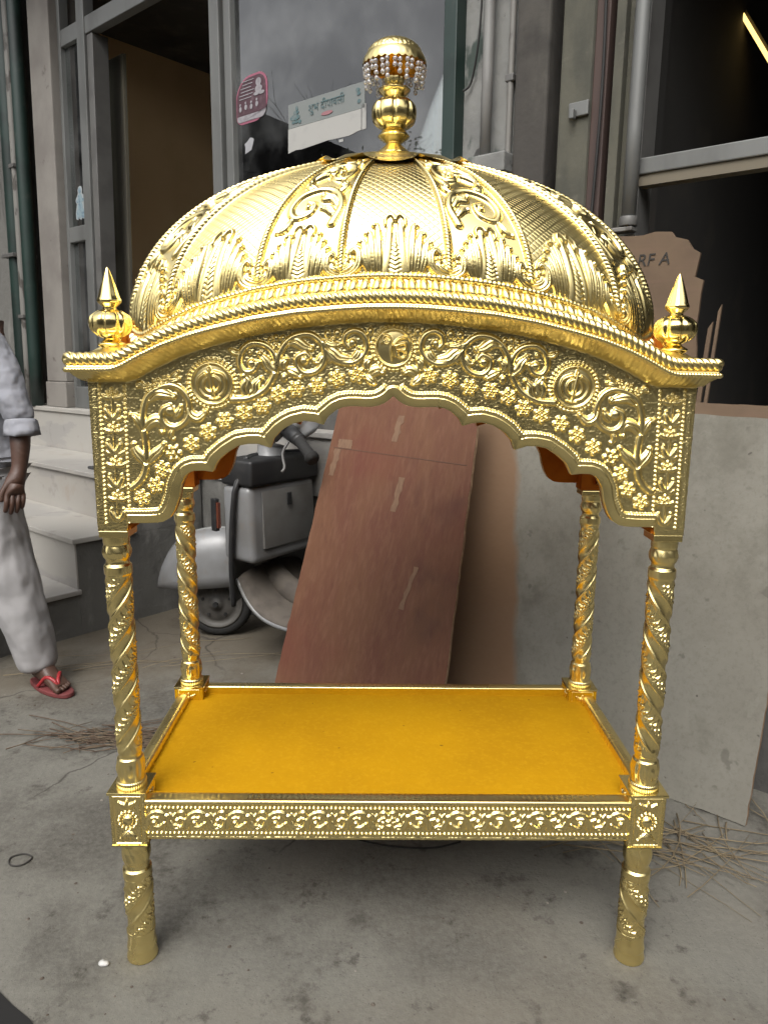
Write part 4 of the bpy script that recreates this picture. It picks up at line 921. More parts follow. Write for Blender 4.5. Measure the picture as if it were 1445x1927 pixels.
def text(name, body, m, t, s, z, size, par, shear=0, sx=1, ext=.0004):
    c = bpy.data.curves.new(name, 'FONT'); c.body = body; c.size = size; c.extrude = ext; c.shear = shear
    c.align_x = 'LEFT'; c.materials.append(m)
    tmp = bpy.data.objects.new(name, c); link(tmp); bpy.context.view_layer.update()
    me = bpy.data.meshes.new_from_object(tmp.evaluated_get(bpy.context.evaluated_depsgraph_get())); bpy.data.objects.remove(tmp)
    M = Matrix(((FA[0] * sx, 0, -FB[0], 0), (FA[1] * sx, 0, -FB[1], 0), (0, 1, 0, 0), (0, 0, 0, 1))); M.translation = Vector(W(t, s, z))
    me.transform(M); me.materials.clear(); o = put(name, me, m, par, False)
    return o
text('lettering', 'शुभ दीपावली', TEAL, .745, GS - .0045, 2.388, .047, bn, sx=.98)
mb = MB()
for (t, z, w, h) in ((.672, 2.42, .008, .012), (.667, 2.405, .018, .008), (.660, 2.385, .032, .012), (.650, 2.366, .012, .006), (.668, 2.366, .014, .006), (.69, 2.364, .010, .008)):
    mb.poly([W(t + w * math.cos(a), GS - .0042, z + h * math.sin(a)) for a in np.linspace(0, 2 * PI, 14)[:-1]], tuple(-FB), .001)
mb.build('lamp_motif', TEAL, bn); mb = MB()
for (t, z) in ((1.045, 2.405), (1.048, 2.375), (1.04, 2.42)): mb.poly([W(t + .011 * math.cos(a), GS - .0042, z + .008 * math.sin(a)) for a in np.linspace(0, 2 * PI, 12)[:-1]], tuple(-FB), .001)
mb.build('corner_motif', TEAL, bn)
MB().poly([W(.86 + .035 * math.cos(a), GS - .0042, 2.366 + .008 * math.sin(a)) for a in np.linspace(0, 2 * PI, 16)[:-1]], tuple(-FB), .001).build('pink_smudge', PINKI, bn)
# oval-cornered pink-edged poster
po = thing('poster', 'maroon handbill with pink border and rounded corners stuck on the window glass', 'poster', W(.36, .97, 2.5))
flat('border', None, None, mat('pink_border', (.44, .14, .21), .6), rrect(.245, .475, 2.423, 2.628, (.06, .112, .045, .095)), GS - .002, par=po)
MARO = mat('maroon_print', (.10, .045, .06), .6, layers=[((.20, .13, .15), .6, dict(scale=40, lo=.5, hi=.7))]); GREYP = mat('pale_print', (.40, .38, .40), .7, layers=[((.24, .20, .23), .6, dict(scale=50, lo=.4, hi=.7))])
flat('printed_field', None, None, MARO, rrect(.256, .465, 2.462, 2.618, (.05, .100, 0, 0)), GS - .0042, par=po)
flat('pale_foot', None, None, GREYP, rrect(.256, .465, 2.433, 2.460, (0, 0, .02, .035)), GS - .0042, par=po)
mb = MB()
def ell(mb, t, z, a, b, s=GS - .0064):
    mb.poly([W(t + a * math.cos(q), s, z + b * math.sin(q)) for q in np.linspace(0, 2 * PI, 16)[:-1]], tuple(-FB), .001)
for (t, z, a, b) in ((.418, 2.585, .019, .018), (.418, 2.556, .026, .016), (.404, 2.538, .022, .008), (.44, 2.537, .02, .008)): ell(mb, t, z, a, b, GS - .0064 - .0004 * random.random())
for k in range(4): ell(mb, .283 + k * .040, 2.49 + (k % 2) * .004, .010, .012); ell(mb, .283 + k * .040, 2.509 + (k % 2) * .004, .006, .006, GS - .0068)
mb.build('pale_figure_shapes', GREYP, po)
mb = MB()
for k in range(6):
    z = 2.603 - k * .0145; fbox(mb, .30 - k * .006 + (k % 2) * .008, .385 - (k % 3) * .01, GS - .0062, GS - .0054, z, z + .0038)
mb.build('print_lines', GREYP, po)
# torn paper and the cut-out sticker
flat('torn_paper', 'small torn white paper scrap stuck on the window below the pink-edged poster', 'paper', paper('torn_white', (.45, .45, .47), (.33, .33, .36)), [(.305, 2.291), (.352, 2.302), (.372, 2.345), (.365, 2.352), (.345, 2.358), (.322, 2.343), (.303, 2.335), (.308, 2.318)], GS - .002)
SKYB = mat('pale_blue_print', (.30, .40, .44), .6, layers=[((.10, .18, .27), .8, dict(scale=45, lo=.48, hi=.62))])
dz = [(0, .105), (.018, .10), (.024, .082), (.022, .062), (.034, .052), (.05, .038), (.052, .022), (.042, .008), (.052, -.02), (.056, -.055), (.05, -.085), (.03, -.088), (.02, -.08), (0, -.092), (-.02, -.08), (-.035, -.09), (-.055, -.082), (-.058, -.05), (-.048, -.02), (-.04, .004), (-.055, .02), (-.05, .036), (-.034, .05), (-.024, .066), (-.026, .085), (-.016, .1)]
ds = flat('cutout_sticker', 'pale blue cut-out sticker of a seated figure on the narrow side window', 'sticker', mat('white_sticker_edge', (.42, .46, .47), .6), [(-1.295 + x * 1.05, 2.262 + z) for x, z in dz], GS - .002)
mb = MB()
for (x, z, a, b) in ((0, .078, .015, .018), (0, .03, .026, .03), (-.028, .02, .016, .010), (.03, .022, .016, .010), (0, -.015, .03, .028), (-.03, -.055, .020, .028), (.03, -.055, .020, .028), (0, -.06, .010, .022)):
    ell(mb, -1.295 + x, 2.262 + z, a, b, GS - .0036 - .0005 * random.random())
mb.build('printed_figure', SKYB, ds)

# ------------------------------------------------------------------ STAIRS (run up from the street towards the porch, right end is the grimy side wall)
stairs = thing('marble_stairs', 'dusty marble steps with a grimy cement side wall leading up to the shop', 'stairs', W(-1, .4, 0))
tl = -3.6
fpart('side_wall', DIRTY, stairs, [(tl, -.006, .15, .866, 0, .455), (tl, -.006, .46, .866, .456, .70), (-1.2, -.006, -.45, .149, 0, .205)])
fpart('step', MARBLE, stairs, [(tl, .012, -.5, .155, .206, .23)], .004)
fpart('riser', MARBLE, stairs, [(tl, -.004, .141, .149, .231, .455)])
fpart('step', MARBLE, stairs, [(tl, .014, .125, .46, .4565, .482)], .004)
fpart('riser', MARBLE, stairs, [(tl, -.004, .451, .459, .483, .70)])
fpart('step', MARBLE, stairs, [(tl, .014, .432, .866, .7015, .727)], .004)
mt = tag(MB().box(0, 0, 0, 0, 0, 0).build('door_mat', None) if False else fpart('door_mat', mat('grey_mat', (.06, .06, .062), .95, bump=[(60, .8, .01, {})]), None, [(-.52, -.12, .50, .78, .7275, .742)], .005), 'small dark grey mat lying on the upper marble step', 'mat')

# ------------------------------------------------------------------ BOARDS leaning on the porch
def ragged(pts, amp, step=.03):
    out = []
    for i in range(len(pts)):
        a = np.array(pts[i]); b = np.array(pts[(i + 1) % len(pts)]); n = max(1, int(np.linalg.norm(b - a) / step))
        for k in range(n):
            p = a + (b - a) * k / n
            if 0 < k: p = p + RNG.normal(0, amp, 2)
            out.append(tuple(p))
    return out
def board(name, m, origin, du, dvv, outline, th, label=None, cat=None, par=None, edge=None):
    du = np.array(du, float); du /= np.linalg.norm(du); dvv = np.array(dvv, float); dvv /= np.linalg.norm(dvv)
    nr = np.cross(du, dvv); 
    o = MB().poly([tuple(np.array(origin) + du * u + dvv * v_) for u, v_ in outline], tuple(nr), th).build(name, m, par)
    if edge is not None:
        o.data.materials.append(edge)
        for p in o.data.polygons:
            if len(p.vertices) == 4 and len(outline) > 5: p.material_index = 1
    if label: tag(o, label, cat)
    return o, nr
R0 = np.array([1.040, .214, 0.0])
leanv = FB * .165 + UP * 1.0
gb, nr = board('grey_board', GREYB, R0 - FA * 1.55 + UP * .003, FA + UP * -.0, leanv, ragged([(0, 0), (1.55, .0), (1.565, 1.172), (0, 1.19)], .0012), .018, 'large grey cement-stained board leaning against the shop plinth', 'board', edge=RAWWOOD)
board('plywood_sheet', PLYD, R0 - FA * 1.3 + FB * .035 + UP * .003, FA, FB * .15 + UP, ragged([(0, 0), (1.0, 0), (1.22, 1.08), (1.85, 1.10), (1.85, 1.205), (0, 1.21)], .001), .014, 'dull brown plywood sheet standing just behind the large grey board', 'board', edge=RAWWOOD)
B0 = np.array([-.437, 1.075, .003])
pl_, nrp = board('red_plywood', PLY, B0, FA, FB * .30 + UP * 1.0, ragged([(-.012, 0), (.80, 0), (.70, 1.27), (.045, 1.28)], .0013, .034), .012, 'reddish brown plywood sheet leaning behind the palanquin', 'board', edge=RAWWOOD)
def on_ply(u, v_, off=-.0012):
    dv_ = FB * .30 + UP; dv_ = dv_ / np.linalg.norm(dv_); return tuple(B0 + FA * u + dv_ * v_ + np.cross(FA, dv_) * -off)
SCAR = mat('torn_veneer', (0.2580, 0.1520, 0.0900), .8, layers=[((0.2064, 0.1120, 0.0675), .7, dict(scale=30, lo=.4, hi=.65, stretch=(3, 3, .3)))])
for (u0, u1, v0, v1, sl_) in ((.405, .43, .80, .93, .01), (.53, .55, .46, .62, .03), (.075, .15, 1.015, 1.05, .0), (.055, .085, .90, 1.01, .012), (.345, .37, 1.06, 1.16, .01)):
    pts = []
    for k in range(9): pts.append((u0 + sl_ * k / 8 + RNG.normal(0, .003), v0 + (v1 - v0) * k / 8))
    for k in range(9): pts.append((u1 + sl_ * (1 - k / 8) + RNG.normal(0, .003), v1 - (v1 - v0) * k / 8))
    nn = np.cross(FA, (FB * .30 + UP) / np.linalg.norm(FB * .30 + UP))
    MB().poly([on_ply(u, v_) for u, v_ in pts], tuple(nn), .001).build('veneer_scar', SCAR, pl_)
MB().poly([on_ply(u, v_) for u, v_ in [(.055, 1.012), (.2, 1.010), (.4, 1.006), (.55, 1.003), (.70, 1.0), (.70, 1.0025), (.4, 1.0085), (.2, 1.0125), (.055, 1.0145)]], tuple(nn), .001).build('veneer_split', INK2 if False else mat('split_brown', (.15, .082, .055), .9), pl_)  # thin dark strip for the crack line in the veneer
# broken board with lettering in the doorway
bo = [(0, 0), (.36, 0), (.352, .16), (.358, .25), (.332, .262), (.342, .33), (.318, .345), (.3, .372), (.262, .384), (.25, .4), (.2, .405), (.16, .398), (.05, .41), (0, .405)]
bo = [(u, v_ * 1.0) for u, v_ in bo]
bb = MB(); so = .90
brk, _ = board('broken_board', PLYD, np.array(W(2.165, so, 1.31)) + np.array([0, 0, 0]), FA, UP, ragged([(0, -.31), (.36, -.31)] + bo[2:], .0022, .035), .012, 'broken brown board with dark letters standing in the workshop doorway', 'board')
text('lettering', 'ARF A', INK, 2.278, so - .002, 1.615, .052, brk, shear=.15, sx=1.0)
for j, (t0, t1, z1) in enumerate(((2.52, 2.535, 1.42), (2.545, 2.556, 1.47))):
    mb = MB(); mb.hexa([W(t0, .9, 1.001), W(t1, .9, 1.001), W(t1, .912, 1.001), W(t0, .912, 1.001), W(t0 + .02, .93, z1), W(t1 + .018, .93, z1 + .02), W(t1 + .018, .94, z1 + .02), W(t0 + .02, .94, z1)])
    tag(mb.build('wood_offcut', PLYD), ['short brown wood offcut beside the broken board', 'longer thin wood offcut standing right of the broken board'][j], 'offcut')
# dim things inside the workshop
tn = thing('carved_post', 'dim turned wooden post with a round knob inside the dark workshop', 'post', W(2.70, 1.5, 1.0))
cp = W(2.70, 1.5, 0); tk = mat('dark_varnish', (.05, .04, .03), .35)
put('turned_shaft', grid_mesh('turned_shaft', np.transpose(lathe(crom([(.05, 1.0), (.05, 1.2), (.03, 1.24), (.045, 1.32), (.028, 1.40), (.03, 1.5), (.02, 1.53)], 5), 24, None, (cp[0], cp[1])), (1, 0, 2)), closeu=True), tk, tn)
put('knob', grid_mesh('knob', np.transpose(lathe(crom([(.02, 1.53), (.045, 1.55), (.05, 1.58), (.042, 1.61), (.015, 1.63), (.001, 1.632)], 5), 24, None, (cp[0], cp[1])), (1, 0, 2)), closeu=True), tk, tn)
cl = MB(); P = np.zeros((30, 24, 3))
for i in range(30):
    for j in range(24):
        u, v_ = i / 29, j / 23; P[i, j] = W(2.70 + u * .34, 1.22 + .03 * math.sin(u * 16 + v_ * 3) * v_ + .05 * (1 - v_) , 1.02 + .42 * (1 - v_) + .02 * math.sin(u * 7))
tag(put('draped_sacking', grid_mesh('draped_sacking', P), mat('grey_sacking', (.20, .19, .15), .95, layers=[((.10, .095, .08), .8, dict(scale=9, lo=.4, hi=.65))])), 'pale dim sacking draped inside the dark workshop doorway', 'cloth')
ck = thing('wooden_crate', 'dark slatted wooden crate under the sacking inside the workshop', 'crate', W(2.87, 1.45, 1.0))
fpart('corner_post', tk, ck, [(2.74, 2.77, 1.29, 1.32, .986, 1.40)]); fpart('corner_post', tk, ck, [(2.98, 3.01, 1.29, 1.32, .986, 1.40)]); fpart('corner_post', tk, ck, [(2.74, 2.77, 1.6, 1.63, .986, 1.40)]); fpart('corner_post', tk, ck, [(2.98, 3.01, 1.6, 1.63, .986, 1.40)])
for z_ in (1.02, 1.15, 1.28): fpart('slat', tk, ck, [(2.735, 3.015, 1.276, 1.2885, z_, z_ + .09)])
fpart('lid', tk, ck, [(2.73, 3.02, 1.27, 1.64, 1.4005, 1.418)])
# fluorescent tube
tl0 = np.array(W(2.02, 2.45, 3.02)); tl1 = np.array(W(2.34, 2.45, 2.50))
tb = thing('tube_light', 'glowing yellowish tube light hanging aslant in the dark workshop', 'lamp', tuple((tl0 + tl1) / 2))
dd = (tl1 - tl0) / np.linalg.norm(tl1 - tl0)
MB().tube([tuple(tl0 - dd * .3 + dd * q) for q in np.linspace(0, np.linalg.norm(tl1 - tl0) + .3, 4)], .0095, 14).build('glowing_tube', emit('tube_glow', (1, .66, .20), 1.3), tb, True)
off = np.array(FB) * .03 + UP * .012
MB().tube([tuple(tl0 - dd * .32 + off), tuple(tl1 + dd * .02 + off)], .016, 6).build('tube_batten', mat('batten_enamel', (.3, .27, .2), .5), tb)

# ------------------------------------------------------------------ SCOOTER (local: q forward, l left towards the viewer, z up)
SP = np.array([-.765, 1.722, 0]); SF = np.array([-.822, .577, 0]); SF = SF / np.linalg.norm(SF); SL = np.array([-SF[1], SF[0], 0])
def SW(q, l, z): return tuple(SP + SF * q + SL * l + UP * z)
SILVER = mat('dusty_silver_paint', (0.2633, 0.2660, 0.2700), .42, .0, layers=[((0.1890, 0.1823, 0.1728), .8, dict(scale=6, lo=.4, hi=.7)), ((0.2295, 0.1958, 0.1620), .5, dict(scale=22, lo=.55, hi=.75))], spec=.5, coat=.3)
BLACKP = mat('dusty_black_plastic', (.018, .018, .019), .5, layers=[((.05, .047, .044), .6, dict(scale=14, lo=.5, hi=.75))])
RUB = mat('dusty_rubber', (.022, .021, .02), .85, layers=[((.06, .055, .05), .6, dict(scale=20, lo=.5, hi=.7))])
RIM = mat('rim_paint', (.12, .112, .10), .6, layers=[((.045, .04, .036), .8, dict(scale=10, lo=.45, hi=.65))])
MUD = mat('dusty_footboard', (.14, .118, .096), .85, layers=[((.085, .07, .058), .7, dict(scale=12, lo=.45, hi=.65))])
scoot = thing('scooter', 'dusty silver scooter with black trim parked beside the marble stairs', 'scooter', tuple(SP))
WR = .172
wa = math.radians(34); wf = SF * math.cos(wa) + SL * math.sin(wa); wl = np.cross(UP, wf)
wc = SP + wf * .03 + UP * WR
def wring(prof, n=56, tread=0):
    G = np.zeros((n, len(prof), 3))
    for i in range(n):
        a = 2 * PI * i / n
        for j, (r, w_) in enumerate(prof): G[i, j] = wc + (wf * math.cos(a) + UP * math.sin(a)) * (r - (tread if (i % 2 and abs(w_) < .03 and r > WR - .012) else 0)) + wl * w_
    return G
tp = [(WR - .046 + .046 * math.sin(a) * 1.0 if False else WR - .034 + .034 * math.cos(a), .034 * math.sin(a) * 1.05) for a in np.linspace(-2.2, 2.2, 21)]
wh = put('front_wheel', grid_mesh('tyre', wring(tp, 96, .003), closeu=True), RUB, scoot); wh.data.name = 'front_wheel'
put('rim', grid_mesh('rim', wring([(.122, .030), (.128, .036), (.118, .038), (.108, .028), (.092, .022), (.085, .030), (.05, .038), (.03, .040), (.026, .052), (.0, .054)]), closeu=True), RIM, wh)
put('rim', grid_mesh('rim', wring([(.122, -.030), (.128, -.036), (.118, -.038), (.108, -.028), (.05, -.030), (.0, -.04)]), closeu=True), RIM, wh)
mb = MB()
for k in range(5):
    a = 2 * PI * k / 5 + .3; c = wc + (wf * math.cos(a) + UP * math.sin(a)) * .068 + wl * .03; mb.tube([tuple(c), tuple(c + wl * .012)], .008, 6)
mb.tube([tuple(wc + wl * .05), tuple(wc + wl * .066)], .013, 8); mb.build('wheel_nut', BLACKP, wh)
# front mudguard turned with the wheel
G = np.zeros((44, 25, 3))
for i in range(44):
    u = i / 43; qq = -.15 + .46 * u
    e = max(0.0, 1 - abs(2 * (u - .42) / (1.16 if u > .42 else .95)) ** 2.6); top = .285 + .265 * e ** .6 - .05 * u; hw = .02 + .095 * e ** .6
    bot = .285 - .035 * u
    for j in range(25):
        a = PI * j / 24; G[i, j] = SP + wf * qq + wl * hw * np.sign(math.cos(a)) * abs(math.cos(a)) ** .8 + UP * (bot + (top - bot) * abs(math.sin(a)) ** .75)
fe = put('front_mudguard', grid_mesh('front_mudguard', G), SILVER, scoot); so_ = fe.modifiers.new('t', 'SOLIDIFY'); so_.thickness = .006
MB().tube([tuple(G[i, 12] + UP * .004) for i in range(4, 40)], .008, 8).build('mudguard_crest', ALU, fe, True)
# leg shield
G = np.zeros((30, 33, 3))
for i in range(30):
    v_ = i / 29; z = .27 + .64 * v_; wz = .255 * (1 - .10 * (2 * v_ - 1) ** 2) * (1 - .35 * max(0, v_ - .8) / .2 * .6)
    for j in range(33):
        b = -1 + 2 * j / 32; G[i, j] = SW(-.235 - .055 * v_ - .07 * abs(b) ** 2.5, b * wz, z)
ls = put('leg_shield', grid_mesh('leg_shield', G), SILVER, scoot); k = ls.modifiers.new('t', 'SOLIDIFY'); k.thickness = .012
E_ = [G[i, 32] for i in range(30)]; mb = MB(); mb.tube(E_, .011, 10); mb.tube([G[i, 0] for i in range(30)], .011, 10); mb.tube([G[29, j] for j in range(33)], .011, 10); mb.build('shield_trim', BLACKP, ls, True)
# glove box
def rbox(q0, q1, l0, l1, z0, z1, taper=0):
    return MB().hexa([SW(q0, l0, z0), SW(q1, l0, z0), SW(q1, l1, z0), SW(q0, l1, z0), SW(q0 - taper, l0, z1), SW(q1, l0, z1), SW(q1, l1, z1), SW(q0 - taper, l1, z1)])
gbx = rbox(-.43, -.25, -.19, .228, .47, .80, -.015).build('glove_box', SILVER, scoot, True, bevel=.028, seg=4)
rbox(-.4385, -.425, -.16, .165, .53, .775, -.012).build('box_lid', mat('grey_lid', (0.1815, 0.1760, 0.1650), .55, layers=[((0.1320, 0.1210, 0.1078), .8, dict(scale=7, lo=.4, hi=.7))]), gbx, True, bevel=.006, seg=3)
rbox(-.4425, -.436, -.005, .022, .70, .755, -.002).build('lid_latch', BLACKP, gbx, bevel=.002)
rbox(-.432, -.25, -.20, .232, .80, .91, -.0).build('box_top_trim', BLACKP, scoot, True, bevel=.014, seg=3)
# floor, tunnel
G = np.zeros((24, 13, 3))
for i in range(24):
    u = i / 23; q_ = -.30 - .42 * u
    for j in range(13):
        b = -1 + 2 * j / 12; G[i, j] = SW(q_, b * .20, .245 + .17 * (1 - u) ** 5 * 1.0 - .03 * abs(b) ** 4)
fl = put('footboard', grid_mesh('footboard', G), MUD, scoot); k = fl.modifiers.new('t', 'SOLIDIFY'); k.thickness = .014
mb = MB(); mb.tube([G[i, 12] for i in range(24)], .010, 8); mb.tube([G[i, 0] for i in range(24)], .010, 8); mb.build('footboard_edge', SILVER, fl, True)
MB().tube([SW(-.30 - .42 * k / 8, 0, .27 + .12 * (1 - k / 8) ** 3) for k in range(9)], .055, 14).build('tunnel', MUD, scoot, True)
MB().tube([SW(-.25, 0, .30), SW(-.33, 0, .95)], .06, 14).build('steering_column', SILVER, scoot, True)
# handlebar turned with the wheel
hc_ = np.array(SW(-.42, .0, 1.03)); hr_ = wl
hbm = MB(); hbm.tube([tuple(hc_ + hr_ * u + UP * (.02 - .35 * u * u) - wf * (.35 * u * u)) for u in np.linspace(-.24, .10, 15)], [.016] * 15, 10); hbar = hbm.build('handlebar', ALUD, scoot, True)
P = np.array([hc_ + wf * .10 + UP * -.02, hc_ + wf * .03 + UP * .035, hc_ - wf * .06 + UP * .02, hc_ - wf * .10 - UP * .03])
MB().tube(crom(P, 6), [.05] + [.07] * 6 + [.075] * 6 + [.06] * 5 + [.03], 18).build('headset', SILVER, hbar, True)
MB().tube([tuple(hc_ + hr_ * u + UP * (.015 - .3 * u * u) - wf * (.3 * u * u)) for u in np.linspace(-.20, .08, 15)], [.02] + [.034 + .012 * math.cos(u * 9) for u in np.linspace(-.18, .18, 13)] + [.02], 12).build('handlebar_cover', SILVER, hbar, True)
for gi, go in ((SW(-.50, .06, 1.035), SW(-.735, .205, .945)), (tuple(hc_ - hr_ * .20), tuple(hc_ - hr_ * .36 + wf * .10))):
    a0 = np.array(gi); dr = np.array(go) - a0; dr = dr / np.linalg.norm(dr); a0 = np.array(go) - dr * .185
    rr_ = []; L_ = np.linspace(0, .185, 52)
    for k, u in enumerate(L_): rr_.append(.0205 + (.0024 if k % 3 == 0 else 0) + (.006 if u < .012 or u > .172 else 0))
    MB().tube([tuple(a0 + dr * u) for u in L_], rr_, 14).build('grip', RUB, hbar, True)
    lv = [a0 + dr * .0 + wf * .04 - UP * .01, a0 + dr * .02 + wf * .07 - UP * .05, a0 + dr * .045 + wf * .07 - UP * .095, a0 + dr * .06 + wf * .085 - UP * .11]
    MB().tube(crom(lv, 5), .006, 8).build('lever', ALUD, hbar, True)
    MB().tube([tuple(hc_), tuple(a0 + dr * .02)], [.04, .026], 12).build('switch_housing', BLACKP, hbar, True)
rl = rbox(-.255, -.225, .245, .268, .60, .74).build('side_reflector', BLACKP, scoot, bevel=.004)
rbox(-.265, -.255, .249, .264, .615, .725).build('orange_lens', mat('orange_lens', (.16, .045, .025), .25), rl)
# rear half (behind the plywood)
G = np.zeros((28, 24, 3))
for i in range(28):
    u = i / 27; q_ = -.74 - .42 * u; w_ = .04 + .125 * math.sin(PI * min(1, .08 + u * .9)) ** .6; zc_ = .46; hh_ = .05 + .20 * math.sin(PI * min(1, .10 + u * .88)) ** .7
    for j in range(24):
        a = 2 * PI * j / 24; G[i, j] = SW(q_, w_ * np.sign(math.cos(a)) * abs(math.cos(a)) ** .7, zc_ + hh_ * np.sign(math.sin(a)) * abs(math.sin(a)) ** .7)
put('rear_body', grid_mesh('rear_body', G, closev=True), SILVER, scoot)
rbox(-1.12, -.76, -.11, .11, .655, .74, .02).build('seat', BLACKP, scoot, True, bevel=.04, seg=4)
wc = np.array(SW(-.98, 0, WR)); wf = SF; wl = SL
rw = put('rear_wheel', grid_mesh('rear_wheel', wring(tp, 72, .003), closeu=True), RUB, scoot)
put('rim', grid_mesh('rim', wring([(.122, .030), (.128, .036), (.118, .038), (.108, .028), (.05, .038), (.0, .05)]), closeu=True), RIM, rw)
MB().tube([SW(-.70, .10, .22), SW(-.68, .15, .012)], .012, 8).build('side_stand', BLACKP, scoot, True)

# ------------------------------------------------------------------ PERSON at the left edge
SKIN = mat('dark_skin', (0.1020, 0.0504, 0.0336), .5, layers=[((0.0720, 0.0360, 0.0240), .6, dict(scale=20, lo=.4, hi=.7)), ((0.1560, 0.0840, 0.0600), .4, dict(scale=60, lo=.5, hi=.75))], bump=[(90, .2, .003, {})])
SHIRT = mat('grey_blue_shirt', (0.3900, 0.3965, 0.4355), .9, layers=[((0.3120, 0.3185, 0.3575), .7, dict(scale=7, lo=.4, hi=.7)), ((0.4680, 0.4615, 0.4680), .4, dict(scale=30, lo=.5, hi=.7))], bump=[(5, .9, .06, dict(detail=3)), (13, .35, .012, dict(detail=2)), (500, .12, .001, {})], spec=.2)
TROUS = mat('pale_grey_trousers', (0.4488, 0.4352, 0.4352), .9, layers=[((0.3196, 0.3128, 0.3128), .7, dict(scale=6, lo=.4, hi=.7))], bump=[(3.5, .9, .09, dict(stretch=(1, 1, .5), detail=3)), (9, .35, .015, dict(detail=2)), (500, .12, .001, {})], spec=.2)
HAIR = mat('black_hair', (.012, .01, .009), .5)
def skin(name, verts, edges, radii, m, par, root=0, sub=2):
    me = bpy.data.meshes.new(name); me.from_pydata([tuple(map(float, v_)) for v_ in verts], edges, []); me.update()
    o = put(name, me, m, par, False)
    md = o.modifiers.new('skin', 'SKIN'); md.use_smooth_shade = True
    lay = me.skin_vertices[0] if me.skin_vertices else None
    if lay is None:
        bm = bmesh.new(); bm.from_mesh(me); bm.verts.layers.skin.verify(); bm.to_mesh(me); bm.free(); lay = me.skin_vertices[0]
    for i, r in enumerate(radii):
        lay.data[i].radius = (r, r) if not isinstance(r, tuple) else r
        lay.data[i].use_root = (i == root)
    s_ = o.modifiers.new('sub', 'SUBSURF'); s_.levels = sub; s_.render_levels = sub
    return o
class Sk:
    def __init__(s): s.v = []; s.e = []; s.r = []
    def add(s, p, r, parent=None):
        s.v.append(p); s.r.append(r); i = len(s.v) - 1
        if parent is not None: s.e.append((parent, i))
        return i
    def chain(s, parent, pts):
        for p, r in pts: parent = s.add(p, r, parent)
        return parent
PX = thing('person', 'person in grey shirt with rolled sleeve and pale trousers, wearing red flip-flops', 'person', (-1.55, 1.15, 0))
b = Sk()
pel = b.add((-1.66, 1.19, .88), .125)
ch = b.chain(pel, [((-1.665, 1.20, 1.02), .12), ((-1.67, 1.21, 1.18), .135), ((-1.67, 1.215, 1.34), .13)])
nk = b.chain(ch, [((-1.665, 1.205, 1.44), .06), ((-1.655, 1.185, 1.51), .055), ((-1.645, 1.165, 1.58), .085), ((-1.64, 1.155, 1.66), .092), ((-1.645, 1.165, 1.71), .06)])
hd_ = np.array([-1.645, 1.165, 1.6]); fdir = np.array([.45, -.89, 0])
LS = b.chain(ch, [((-1.50, 1.17, 1.395), .062), ((-1.425, 1.145, 1.24), .048), ((-1.385, 1.12, 1.09), .042), ((-1.372, 1.085, .985), .037), ((-1.374, 1.065, .90), .027), ((-1.378, 1.05, .862), .03), ((-1.382, 1.035, .83), .032)])
def fing(par, pts): b.chain(par, [(p, r) for p, r in pts])
palm = LS
# fingers hang down, slightly curled; thumb leaves the near-body side of the palm
for k, (dx, dy, ln) in enumerate(((-.022, -.020, .88), (-.006, -.010, 1.0), (.010, .002, .95), (.022, .014, .78))):
    p0 = np.array([-1.382 + dx, 1.035 + dy, .812]); 
    fing(palm, [(p0, .0115), (p0 + np.array([.002, -.012, -.030]) * ln, .0105), (p0 + np.array([-.004, -.010, -.056]) * ln, .0095), (p0 + np.array([-.014, -.002, -.074]) * ln, .008)])
fing(LS - 1, [((-1.408, 1.025, .845), .014), ((-1.422, 1.012, .815), .0115), ((-1.424, 1.006, .785), .0095)])
RS = b.chain(ch, [((-1.84, 1.25, 1.395), .062), ((-1.91, 1.26, 1.24), .048), ((-1.94, 1.24, 1.09), .042), ((-1.95, 1.20, .98), .036), ((-1.95, 1.18, .89), .027), ((-1.95, 1.165, .83), .032)])
for k, (dx, ln) in enumerate(((.020, .88), (.007, 1.), (-.007, .95), (-.020, .8))):
    p0 = np.array([-1.95 + dx, 1.15, .81]); fing(RS, [(p0, .0115), (p0 + np.array([0, -.010, -.030]) * ln, .0105), (p0 + np.array([0, -.004, -.056]) * ln, .0095), (p0 + np.array([0, .006, -.074]) * ln, .008)])
fing(RS - 1, [((-1.925, 1.135, .845), .014), ((-1.91, 1.12, .815), .0115), ((-1.91, 1.11, .785), .0095)])
ft = np.array([.83, -.56, 0]); ftl = np.array([.56, .83, 0])
an = b.chain(pel, [((-1.56, 1.165, .82), .085), ((-1.50, 1.14, .62), .07), ((-1.455, 1.125, .46), .055), ((-1.42, 1.13, .28), .047), ((-1.385, 1.125, .10), .034)])
A0 = np.array([-1.385, 1.125, 0])
b.chain(an, [(A0 - ft * .035 + UP * .042, .032)])
mid = b.chain(an, [(A0 + ft * .05 + UP * .055, .034), (A0 + ft * .105 + UP * .040, (.040, .022))])
for k, (w_, l_, r_) in enumerate(((-.030, .058, .0135), (-.010, .056, .0095), (.006, .050, .009), (.020, .042, .0085), (.032, .032, .008))):
    b.chain(mid, [(A0 + ft * (.105 + l_ * .5) + ftl * w_ + UP * .034, r_), (A0 + ft * (.105 + l_) + ftl * w_ + UP * .030, r_ * .95)])
A1 = np.array([-1.86, 1.10, 0]); f2 = np.array([.25, -.97, 0]); f2l = np.array([.97, .25, 0])
an2 = b.chain(pel, [((-1.76, 1.19, .82), .085), ((-1.80, 1.16, .62), .07), ((-1.83, 1.14, .46), .055), ((-1.85, 1.13, .28), .047), (tuple(A1 + UP * .10), .034)])
b.chain(an2, [(A1 - f2 * .035 + UP * .042, .032)])
mid2 = b.chain(an2, [(A1 + f2 * .05 + UP * .055, .034), (A1 + f2 * .105 + UP * .040, (.040, .022))])
